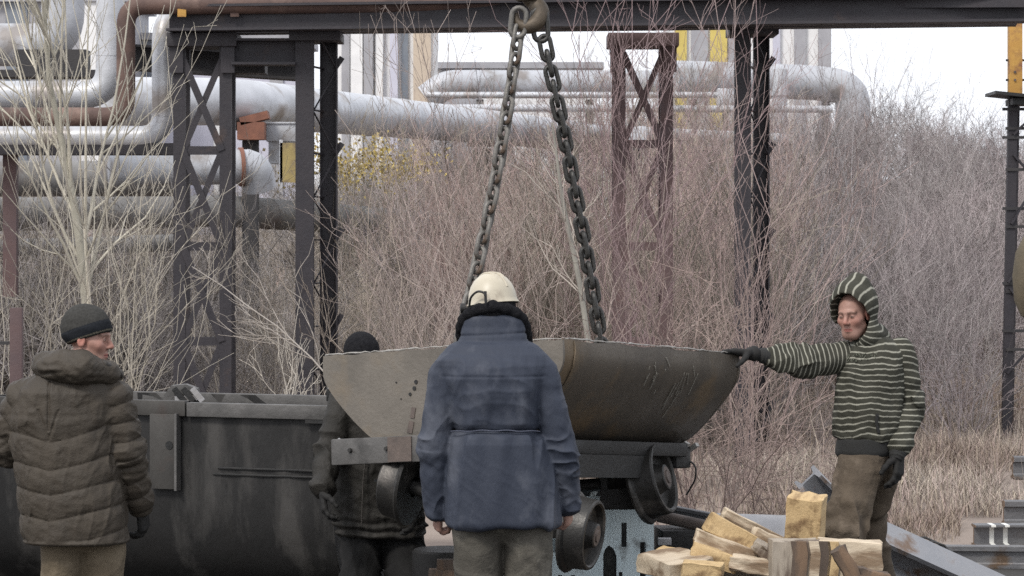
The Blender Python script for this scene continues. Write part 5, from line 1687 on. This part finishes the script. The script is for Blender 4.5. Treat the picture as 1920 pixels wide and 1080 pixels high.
def puff(p):
    t = d_rings(p, tz, tx, tcy, trx, tryy, 2.3)
    z = p[:, 2]
    yoke = np.clip((py_z(775, Y0) - z) / .02, 0, 1)
    t = t + .0115 * (1 - quilt(p)) * yoke + .004 * (1 - yoke)
    t = t - .006 * wob(p, 17, 3, (1, 1, .55)) - .0030 * wob(p, 42, 4, (1.5, 1.5, .8)) - .0055 * rid(p, 19, 14, (1.2, 1.2, .8))
    # yoke wedge seams below the hood
    ax_ = np.abs(p[:, 0] - px_x(102, Y0))
    t = t + .009 * np.exp(-(ax_ / .006) ** 2) * (z > py_z(805, Y0)) * (z < py_z(712, Y0))
    t = t + .008 * np.exp(-((ax_ - .34 * (z - py_z(822, Y0))) / .006) ** 2) * (z > py_z(822, Y0)) * (z < py_z(765, Y0))
    d = t
    for i in (0, 1):
        L1 = (el[i] - sh[i]).length
        e = smin(d_cap(p, sh[i], el[i], .090, .084), d_cap(p, el[i], wr[i], .084, .066), .03)
        t1, t2 = along(p, sh[i], el[i]), along(p, el[i], wr[i])
        s_ = np.where(t2 > 0, L1 + t2 * (wr[i] - el[i]).length, t1 * L1)
        s_ = s_ + .016 * wob(p, 9, 30 + i)
        pf = np.abs(np.sin(np.pi * (s_ - .03) / .082)) ** .6
        e = e + .012 * (1 - pf) - (.004 * wob(p, 28, 33 + i, (1, 1, 1.6)) + .007 * rid(p, 17, 43 + i, (1, 1, 1.4))) * (.5 + np.exp(-((s_ - L1) / .14) ** 2))
        d = smin(d, e, .016)
    # hem roll
    d = smin(d, smax(d_rings(p, zz(1019, 1007), [px_x(143, Y0)] * 2, [Y0] * 2, [101 / sc] * 2, [.182] * 2, 2.3), -d_rings(p, zz(1040, 990), [px_x(143, Y0)] * 2, [Y0] * 2, [90 / sc] * 2, [.16] * 2, 2.3), .006), .008)
    return d
lo, hi = bbox([q(-30, 670), q(300, 1030), q(130, 800, .48), q(130, 800, -.28)], .04)
jk = solid("jacket", puff, lo, hi, .0045, M['puffer'], man)
def hood(p):
    d = d_ell(p, q(120, 688, -.09), (.125, .10, .066))
    d = smin(d, d_cap(p, q(88, 684, -.02), q(150, 690, -.13), .055, .066), .04)
    d = smin(d, d_cap(p, q(150, 690, -.13), q(205, 700, -.03), .062, .046), .05)
    d = smin(d, d_cap(p, q(205, 700, -.03), q(218, 703, .06), .046, .036), .03)
    d = smin(d, d_cap(p, q(88, 684, -.02), q(110, 680, .12), .055, .04), .04)
    d = smax(d, -d_ell(p, q(160, 648, .03), (.085, .09, .070)), .02)
    d = d + .007 * wob(p, 22, 7, (1, 1, 1.3)) + .003 * wob(p, 60, 8)
    return d + .010 * np.exp(-d_cap(p, q(80, 705, -.14), q(100, 690, -.20), .0, .0) / .02) * np.sin(p[:, 2] * 160)
lo, hi = bbox([q(50, 640, -.25), q(240, 730, .2)], .04)
solid("hood", hood, lo, hi, .005, M['puffer'], jk)
def lap(p):
    return d_flat(p, q(196, 684, -.085), q(224, 702, .0), .022, .018, (0.3, 1, .3), 1.6) + .002 * wob(p, 60, 2)
lo, hi = bbox([q(180, 670, -.14), q(232, 712, .06)], .03)
solid("collar_edge", lap, lo, hi, .004, M['puffer_dark'], jk)
# knit cap following the head
R_, c_ = fr
def cap_sdf(p):
    s = ((p - c_) @ R_.T)
    d = d_ell(s, (0, -.016, .052), (.091, .112, .104))
    pl_ = .004 + .40 * s[:, 1] - s[:, 2]          # lower edge: low at the nape, higher over the brow
    d = smax(d, pl_, .008)
    rim_ = smax(smax(d_ell(s, (0, -.016, .050), (.0945, .1155, .106)), pl_, .006), -(pl_ + .050), .006)
    d = smin(d, rim_, .004)
    return d + .0016 * wob(p, 40, 5) + .0028 * wob(p, 14, 6)
def cap_col(V):
    s = ((V - c_) @ R_.T)
    pl_ = s[:, 2] - (.004 + .40 * s[:, 1])
    C = np.tile(A3((.048, .047, .044)), (len(V), 1))
    C[pl_ < .058] = (.016, .018, .022)
    C[(pl_ > .004) & (pl_ < .0105)] = (.12, .11, .085)
    C[pl_ < .004] = (.03, .032, .03)
    return C
lo, hi = bbox([Vector(c_) - Vector((.15, .15, .12)), Vector(c_) + Vector((.15, .15, .18))], .0)
solid("knit_cap", cap_sdf, lo, hi, .0038, M['cloth_v'], man, cols=cap_col)
def trs(p):
    d = None
    for i in (0, 1):
        e = legs_d(p, hips[i], knees[i], ank[i], (.098, .088, .082), 50 + i, .010)
        d = e if d is None else smin(d, e, .016)
    return smin(d, d_ell(p, q(157, 985, .02), (.17, .14, .12)), .03)
lo, hi = bbox([q(60, 950), q(265, 1340), q(150, 1000, .28), q(150, 1000, -.25)], .02)
solid("trousers", trs, lo, hi, .0065, M['trous_tan'], man)
glove(q(266, 950, .13), (.06, .30, -1), (-.85, .2, .1), (-.3, .9, .1), man, .62, Vector(el[1]) - Vector(wr[1]))
glove(q(20, 815, .34), (.3, 1, .1), (.9, -.2, -.2), (0, .2, 1), man, .6, (-.1, -1, -.1))
for i in (0, 1): boot(ank[i], (.3, 1, 0), man)

# ============ stooping man behind the wagon
Y0 = 14.65
q = PX(Y0)
man = thing("person", (q(705, 0).x, Y0, 0), "stooping man in sooty dark jacket and black cap behind the wagon's headstock", "person")
sh = [q(648, 742, .0), q(742, 742, .06)]; el = [q(616, 850, -.12), q(770, 880, -.02)]; wr = [q(606, 915, -.26), q(775, 940, -.16)]
hips = [q(680, 985, .12), q(750, 985, .12)]; knees = [q(676, 1090, -.04), q(768, 1085, -.02)]; ank = [q(680, 1160, .08), q(800, 1160, .05)]
fr = head_frame(q(678, 674, -.05), (.25, -.92, -.30))
person_body(man, fr, q(690, 725, .0), sh, el, wr, hips, knees, ank, q(695, 775, .04), q(712, 965, .12), [], h=.006)
def capk(p):
    s = ((p - fr[1]) @ fr[0].T)
    return smax(d_ell(s, (0, -.014, .042), (.092, .112, .098)), (.012 + .1 * s[:, 1]) - s[:, 2], .008) + .0015 * wob(p, 50, 5)
lo, hi = bbox([Vector(fr[1]) - Vector((.16, .16, .14)), Vector(fr[1]) + Vector((.16, .16, .18))], 0)
solid("knit_cap", capk, lo, hi, .005, M['blackfur'], man)
sc = F / Y0
zz = lambda *py: [py_z(v, Y0) for v in py]
tz = zz(1010, 995, 940, 880, 820, 770, 742, 722, 705)
tx = [px_x(v, Y0) for v in (712, 712, 706, 700, 697, 695, 694, 692, 690)]
trx = [v / sc for v in (82, 84, 84, 80, 72, 66, 60, 46, 32)]
tryy = [.19, .19, .185, .175, .165, .16, .15, .12, .09]
tcy = [Y0 + v for v in (.10, .10, .08, .06, .05, .04, .03, .02, .0)]
def coat2(p):
    d = d_rings(p, tz, tx, tcy, trx, tryy, 2.3) - .012 * rid(p, 9, 5, (1, 1, .7)) - .006 * wob(p, 16, 3, (1, 1, .6)) - .006 * wob(p, 36, 4, (1.4, 1, .7))
    d = d - .007 * np.exp(-((p[:, 2] - .52) / .06) ** 2) * np.sin(p[:, 2] * 130 + 2 * wob(p, 7, 9))
    for i in (0, 1):
        e, s_ = sleeve_d(p, sh[i], el[i], wr[i], (.078, .074, .060), 60 + i, .012, 60)
        d = smin(d, e, .022)
    return d
lo, hi = bbox([q(570, 700), q(830, 1020), q(700, 800, .35), q(700, 800, -.4)], .03)
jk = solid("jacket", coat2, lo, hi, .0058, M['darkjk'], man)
# front opening, button and pocket
MB().tube([q(690, 820, -.135), q(681, 900, -.155), q(678, 985, -.145)], .004, 6).build("jacket_placket", M['puffer_dark'], jk)
MB().lathe([(0, 0), (0, .008), (.003, .008), (.004, 0)], q(636, 824, -.16), (0, -1, 0), 12).build("snap_button", M['clad'], jk)
def trs(p):
    d = None
    for i in (0, 1):
        e = legs_d(p, hips[i], knees[i], ank[i], (.115, .100, .082), 70 + i, .012)
        d = e if d is None else smin(d, e, .02)
    return smin(d, d_ell(p, q(712, 965, .12), (.19, .16, .14)), .03)
lo, hi = bbox([q(600, 930), q(860, 1190), q(700, 1000, .32), q(700, 1000, -.3)], .02)
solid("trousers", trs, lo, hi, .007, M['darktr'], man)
glove(q(604, 920, -.27), (.15, -.3, -1), (.9, .1, 0), (0, -1, .1), man, .5, Vector(el[0]) - Vector(wr[0]))
glove(q(776, 945, -.17), (0, -.4, -1), (-.9, -.1, 0), (0, -1, .1), man, .5, Vector(el[1]) - Vector(wr[1]))
for i in (0, 1): boot(ank[i], (.2 + .3 * i, -1, 0), man)

# ============ man in the striped hoodie at the right
Y0 = 14.65
q = PX(Y0)
man = thing("person", (q(1630, 0).x, Y0, 0), "man in striped hooded sweater steadying the tub's rim with a gloved hand, at the right", "person")
sc = F / Y0
sh = [q(1592, 668, .0), q(1688, 662, -.02)]; el = [q(1497, 677, -.10), q(1706, 758, .0)]; wr = [q(1412, 664, -.17), q(1686, 838, -.10)]
hips = [q(1614, 876, -.04), q(1648, 872, .05)]; knees = [q(1581, 992, -.19), q(1632, 985, .16)]; ank = [q(1596, 1150, .0), q(1668, 1140, .34)]
fr = head_frame(q(1600, 590, -.06), (-.52, -.84, -.15), (-.05, 0, 1))
person_body(man, fr, q(1622, 655, -.02), sh, el, wr, hips, knees, ank, q(1632, 720, .0), q(1626, 862, .0), [], h=.0042, red=1.3, stubble=.25, k=.97)
zz = lambda *py: [py_z(v, Y0) for v in py]
tz = zz(828, 815, 780, 730, 690, 662, 645, 632, 624)
tx = [px_x(v, Y0) for v in (1625, 1626, 1629, 1632, 1634, 1636, 1634, 1628, 1624)]
trx = [v / sc for v in (57, 63, 65, 67, 66, 58, 45, 33, 24)]
tryy = [.135, .148, .155, .16, .155, .14, .12, .10, .08]
tcy = [Y0 + v for v in (.0, .0, .0, .0, .0, .0, -.01, -.02, -.02)]
SH = Vector((px_x(1632, Y0), Y0, 0))
def torso(p):
    d = d_rings(p, tz, tx, tcy, trx, tryy, 2.25)
    d = smin(d, d_cap(p, sh[0], sh[0].lerp(sh[1], .3), .068, .08), .03)
    d = smin(d, d_cap(p, sh[1], sh[1].lerp(sh[0], .3), .070, .08), .03)
    d = d - .006 * wob(p, 17, 3, (1, 1, .8)) - .003 * wob(p, 38, 4) - .012 * rid(p, 9, 13, (1, 1, .9)) + .004 + .006 * np.exp(-((p[:, 0] - px_x(1597, Y0) - .05 * (p[:, 2] - 1.2)) / .004) ** 2) * (p[:, 1] < Y0)
    return d - .006 * np.exp(-((p[:, 2] - py_z(808, Y0)) / .03) ** 2) * np.sin(p[:, 0] * 60 + p[:, 1] * 40)
lo, hi = bbox([q(1540, 620), q(1725, 845), q(1630, 700, .25), q(1630, 700, -.25)], .02)
PER = .0315
sw = solid("hooded_sweater", torso, lo, hi, .005, M['stripe'], man,
           vals={'stripe': lambda V: (V[:, 2] + .020 * wob(V, 7, 2) + .006 * wob(V, 22, 9) + .10 * np.abs(V[:, 0] - px_x(1628, Y0)) * (V[:, 2] > 1.35) - 5 * np.clip(V[:, 2] - 1.38, 0, 1) * np.abs(V[:, 0] - px_x(1625, Y0)) * .25) / PER + 40})
for i in (0, 1):
    L1 = (el[i] - sh[i]).length; L2 = (wr[i] - el[i]).length
    cd_ = (wr[i] - el[i]).normalized()
    we = wr[i] - cd_ * (.105 if i == 0 else 0)
    def slv(p, i=i, we=we):
        d, s_ = sleeve_d(p, sh[i], el[i], we, (.078, .074, .055), 80 + i, .014, 56)
        bag = d_cap(p, el[i] + Vector((0, 0, -.03)), sh[i].lerp(el[i], .4) + Vector((0, 0, -.035)), .05, .045) if i == 0 else 1e3
        d = smin(d, bag, .04) if i == 0 else d
        return d
    def st(V, i=i, L1=L1, L2=L2):
        ax_ = A3((wr[i] - sh[i]).normalized())
        s_ = (V - A3(sh[i])) @ ax_
        return (s_ + .010 * wob(V, 9, 5 + i)) / (PER * (.78 if i == 0 else 1)) + 40
    lo, hi = bbox([sh[i], el[i], wr[i]], .14)
    solid("sleeve", slv, lo, hi, .0045, M['stripe'], sw, vals={'stripe': st})
    a_, b_ = we - cd_ * .03, we + cd_ * .045
    def cuff(p, a_=a_, b_=b_): return d_cap(p, a_, b_, .052, .041) + .002 * np.sin((p @ A3(cd_)) * 400)
    lo, hi = bbox([a_, b_], .09)
    solid("cuff", cuff, lo, hi, .0045, M['darkrib'], sw)
R_, c_ = fr
def hoodf(p):
    s = ((p - c_) @ R_.T)
    d = d_ell(s, (0, -.020, .040), (.122, .142, .138))
    d = smin(d, d_cap(s, (0, -.085, .150), (0, -.12, .07), .045, .060), .06)             # peak at the back
    d = smin(d, d_cap(p, q(1632, 640, .05), q(1626, 632, -.06), .105, .085), .06)         # gathers round the neck
    d = smin(d, d_cap(s, (0, .035, .100), (0, -.06, .125), .045, .05), .05)
    inn = d_ell(s, (0, .075, -.008), (.100, .185, .132))
    d = smax(d, -inn, .012)
    return d + .0055 * wob(p, 20, 6) + .002 * wob(p, 55, 7)
lo, hi = bbox([q(1520, 495, -.25), q(1680, 670, .2)], .02)
def hood_st(V):
    s = ((V - c_) @ R_.T)
    a_ = np.arctan2(s[:, 0], s[:, 2] + .05)
    return a_ * .135 / .0310 + .35 * wob(V, 8, 3) + 40.2
solid("hood", hoodf, lo, hi, .0042, M['stripe'], sw, vals={'stripe': hood_st})
def hem(p):
    d = d_rings(p, zz(858, 845, 815), [px_x(v, Y0) for v in (1618, 1621, 1626)], [Y0] * 3, [v / sc for v in (50, 54, 55)], [.135, .14, .14], 2.3)
    return d - .006 * wob(p, 20, 4, (1, 1, .5))
lo, hi = bbox([q(1540, 800), q(1705, 870), q(1620, 830, .2), q(1620, 830, -.2)], .02)
solid("ribbed_hem", hem, lo, hi, .0055, M['darkrib'], sw)
# worn print across the chest and the kangaroo pocket edge
mm = MB(); r_ = random.Random(4)
def on_chest(px, py):
    x, z = px_x(px, Y0), py_z(py, Y0)
    i_ = min(.98, abs((x - np.interp(z, tz[::-1] if tz[0] > tz[-1] else tz, tx[::-1] if tz[0] > tz[-1] else tx)) / np.interp(z, tz, trx)))
    return Vector((x, Y0 - np.interp(z, tz, tryy) * (1 - i_ ** 2.25) ** (1 / 2.25) - .007, z))
for k in range(46):
    px = 1572 + r_.uniform(0, 66); py = 671 - .12 * (px - 1572) + r_.uniform(-7, 7)
    mm.bar(on_chest(px, py - 1.5), on_chest(px + r_.uniform(-2.5, 2.5), py + 1.5), .006, .002, up=Vector((1, 0, 0)))
mm.build("chest_print", mat("faded_print", (.19, .195, .15), (.09, .10, .075), 60, .95), sw)
MB().tube([on_chest(1637, 772), on_chest(1636, 790), on_chest(1640, 808)], .008, 8).build("pocket_edge", M['darkrib'], sw)
def trs(p):
    d = None
    for i in (0, 1):
        e = legs_d(p, hips[i], knees[i], ank[i], ((.122, .096, .085), (.105, .074, .066))[i], 90 + i, .019)
        d = e if d is None else smin(d, e, .018)
    return smin(d, d_ell(p, q(1624, 856, .0), (.140, .125, .11)), .03) + .002 * wob(p, 34, 5)
lo, hi = bbox([q(1520, 815), q(1720, 1180), q(1620, 900, .3), q(1620, 900, -.32)], .02)
solid("trousers", trs, lo, hi, .006, M['trous_brown'], man)
for i in (0, 1): boot(ank[i], (-.5, -1, 0), man)
# hand laid along the rim, and the hand hanging at his side
glove(q(1408, 663, -.175), (-1, -.22, .10), (.0, -.15, -1), (.1, -1, .0), man, .20, (1, .15, 0), cuff=.012, thumb=1.3)
glove(q(1686, 848, -.10), (-.05, -.12, -1), (-.75, .4, 0), (-.55, -.8, 0), man, .45, (0, 0, 1), k=1.2)
